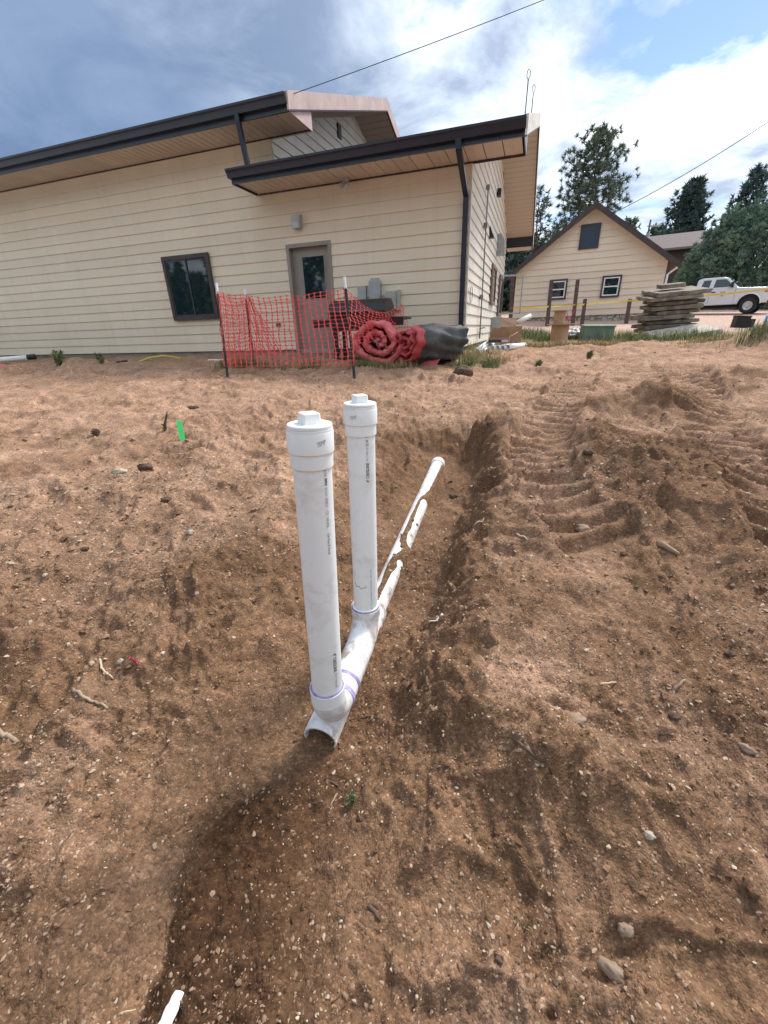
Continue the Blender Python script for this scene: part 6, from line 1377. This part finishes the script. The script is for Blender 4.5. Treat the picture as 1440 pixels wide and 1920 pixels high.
# pine cone
p = gxy(182, 818); q = MB(); rs = np.random.RandomState(3)
for i in range(46):
    t = i / 46; a = i * 2.4; r = 0.036 * math.sin(math.pi * (0.12 + 0.82 * t)); z = 0.07 * t; d_ = Vector((math.cos(a), math.sin(a), 0.35)); s_ = Vector((-math.sin(a), math.cos(a), 0)); c = Vector((0, 0, z))
    q.add([c + d_ * r * 0.3 - s_ * 0.006, c + d_ * r * 0.3 + s_ * 0.006, c + d_ * r * 1.15 + s_ * 0.008, c + d_ * r * 1.15 - s_ * 0.008, c + d_ * r * 0.9 + Vector((0, 0, 0.006))], [(0, 1, 2, 3), (3, 2, 4), (0, 3, 4), (1, 4, 2), (0, 4, 1)])
q.tube([(0, 0, -0.005), (0, 0, 0.07)], 0.012, 8); o = q.build('pine_cone', WOODD, loc=p + Vector((0, 0, 0.005)), rot=(0.5, 0.3, 0)); tag(o, 'dark brown pine cone lying on the left dirt', 'pine cone')
# red ribbon
p = gxy(252, 1243); q = MB(); v = []; n = 26
for i in range(n):
    t = i / (n - 1); a = t * 5.6; x = -0.022 + 0.046 * t + 0.008 * math.cos(a * 1.7); y = 0.010 * math.sin(a); z = 0.012 + 0.008 * math.sin(a + 1)
    for hh, k2 in ((-0.006, 0.0006), (0.006, 0.0006), (0.006, -0.0006), (-0.006, -0.0006)): v.append((x + k2 * math.sin(a), y + k2 * math.cos(a), z + hh))
q.add(v, [(i * 4 + a, i * 4 + b2, i * 4 + 4 + b2, i * 4 + 4 + a) for i in range(n - 1) for a, b2 in ((0, 1), (1, 2), (2, 3), (3, 0))]); o = q.build('red_ribbon', M('red_ribbon', (0.62, 0.02, 0.06), (0.75, 0.05, 0.10), 20, 0.45), loc=p, smooth=True); tag(o, 'scrap of twisted red ribbon on the dirt at left', 'ribbon')
# white plastic strip, pipe shard at the front, dried leaf
P = [gxy(806, 1166), gxy(819, 1166), gxy(830, 1152)]; q = MB()
for a, b2 in zip(P[:-1], P[1:]):
    a = a + Vector((0, 0, 0.012)); b2 = b2 + Vector((0, 0, 0.012)); s_ = (b2 - a).cross(Vector((0, 0, 1))).normalized() * 0.006; q.add([a - s_, a + s_, b2 + s_, b2 - s_, a - s_ - Vector((0, 0, 0.003)), a + s_ - Vector((0, 0, 0.003)), b2 + s_ - Vector((0, 0, 0.003)), b2 - s_ - Vector((0, 0, 0.003))], [(0, 1, 2, 3), (7, 6, 5, 4), (0, 4, 5, 1), (1, 5, 6, 2), (2, 6, 7, 3), (3, 7, 4, 0)])
o = q.build('plastic_strip', WHITE); tag(o, 'bent white plastic strip on the trench floor', 'plastic strip')
a, b2 = gxy(338, 1864), gxy(300, 1955); a.z += 0.004; b2.z += 0.008; d_ = (b2 - a).normalized(); q = MB(); v = []; n = 9; seg_ = 10
for i in range(n):
    c = a.lerp(b2, i / (n - 1)); wd_ = 0.017 * min(1.0, 0.75 + i * 0.08) + 0.0012 * math.sin(i * 2.3); s_ = d_.cross(Vector((0, 0, 1))).normalized(); up = s_.cross(d_)
    for th, rr in ((0, 1), (1, 1)):
        for k2 in range(seg_): an = math.pi * (0.15 + 0.7 * k2 / (seg_ - 1)); R0 = (wd_ - (0.003 if th else 0)); v.append(c + s_ * (R0 * math.cos(an)) + up * (R0 * math.sin(an) * 0.7))
w2_ = 2 * seg_; f = []
for i in range(n - 1):
    for k2 in range(seg_ - 1): f.append((i * w2_ + k2, i * w2_ + k2 + 1, (i + 1) * w2_ + k2 + 1, (i + 1) * w2_ + k2)); f.append((i * w2_ + seg_ + k2 + 1, i * w2_ + seg_ + k2, (i + 1) * w2_ + seg_ + k2, (i + 1) * w2_ + seg_ + k2 + 1))
    f.append((i * w2_ + seg_, i * w2_, (i + 1) * w2_, (i + 1) * w2_ + seg_)); f.append((i * w2_ + seg_ - 1, i * w2_ + 2 * seg_ - 1, (i + 1) * w2_ + 2 * seg_ - 1, (i + 1) * w2_ + seg_ - 1))
q.add(v, f); o = q.build('pipe_shard', PVC, smooth=True); tag(o, 'white pipe shard poking out of the dark soil at the bottom', 'pipe')
# ------------------------------------------------------------------ things along the wall at the left
a, b2 = at(-40, 678, 9.6), at(52, 670, 9.8); q = MB(); q.tube([a, b2], 0.055, 20); e = thing('drain_pipe', 'white drain pipe with a black end lying by the wall', 'pipe', (0, 0, 0)); o = q.build('pipe', PVC, e, smooth=True); q = MB(); d_ = (b2 - a).normalized(); q.tube([b2 + d_ * 0.002, b2 + d_ * 0.16], 0.062, 18); q.build('black_end', BLACK, e, smooth=True)
q = MB(); pts = [at(262, 678, 9.2), at(280, 671, 9.25), at(305, 667.5, 9.3), at(325, 669, 9.35), at(340, 673, 9.4)]; q.tube(sum([[pts[i].lerp(pts[i + 1], k2 / 4) for k2 in range(4)] for i in range(4)], []) + [pts[-1]], 0.020, 10); o = q.build('yellow_hose', M('yellow_hose', (0.55, 0.46, 0.07), (0.66, 0.57, 0.13), 10, 0.5), smooth=True); tag(o, 'yellow hose arching out of the dirt by the foundation', 'hose')
q = MB(); q.tube([at(390, 676, 8.4), at(432, 675, 8.5)], 0.022, 10); o = q.build('thin_pipe', PVC, smooth=True); tag(o, 'thin white pipe lying by the foundation left of the net', 'pipe')
a, b2 = at(222, 683, 8.9), at(238, 681, 8.9); q = MB(); q.tube([a, b2], 0.07, 16); o = q.build('drain_stub', BLACK, smooth=True); tag(o, 'black corrugated drain stub in the dirt by the wall', 'pipe')
p = at(116, 690, 8.8); e = thing('marker_flag', 'small red marker flag on a wire by the wall', 'flag', (p.x, p.y, p.z)); t_ = at(113, 665, 8.8); q = MB(); q.tube([(0, 0, -0.05), (t_.x - p.x, t_.y - p.y, t_.z - p.z + 0.03)], 0.003, 5); q.build('wire_staff', STEEL, e)
x0, z0 = t_.x - p.x, t_.z - p.z; q = MB(); q.add([(x0, 0, z0 - 0.06), (x0 + 0.09, 0.02, z0 - 0.03), (x0 + 0.07, -0.01, z0 + 0.02), (x0, 0, z0 + 0.035), (x0, 0.003, z0 - 0.06), (x0 + 0.09, 0.023, z0 - 0.03), (x0 + 0.07, -0.007, z0 + 0.02), (x0, 0.003, z0 + 0.035)], [(0, 1, 2, 3), (7, 6, 5, 4), (0, 4, 5, 1), (1, 5, 6, 2), (2, 6, 7, 3), (3, 7, 4, 0)]); q.build('flag', M('red_ribbon', (0.6, 0.02, 0.05)), e)
p = at(8, 688, 9.0); heap('red_sheeting', 'faded red sheeting heaped by the wall at the picture edge', (p.x - 0.25, p.y, p.z - 0.08), (0.45, 0.25, 0.14), 9, RED, 'sheeting')
q = MB(); a = at(1066, 604, 11.0); 
for dx in (-0.10, 0.12): q.tube([a, a + Vector((dx, 0, 0.30))], 0.009, 6)
o = q.build('red_wire_marker', M('red_ribbon', (0.6, 0.02, 0.05))); tag(o, 'red forked wire marker behind the cable spools', 'marker')
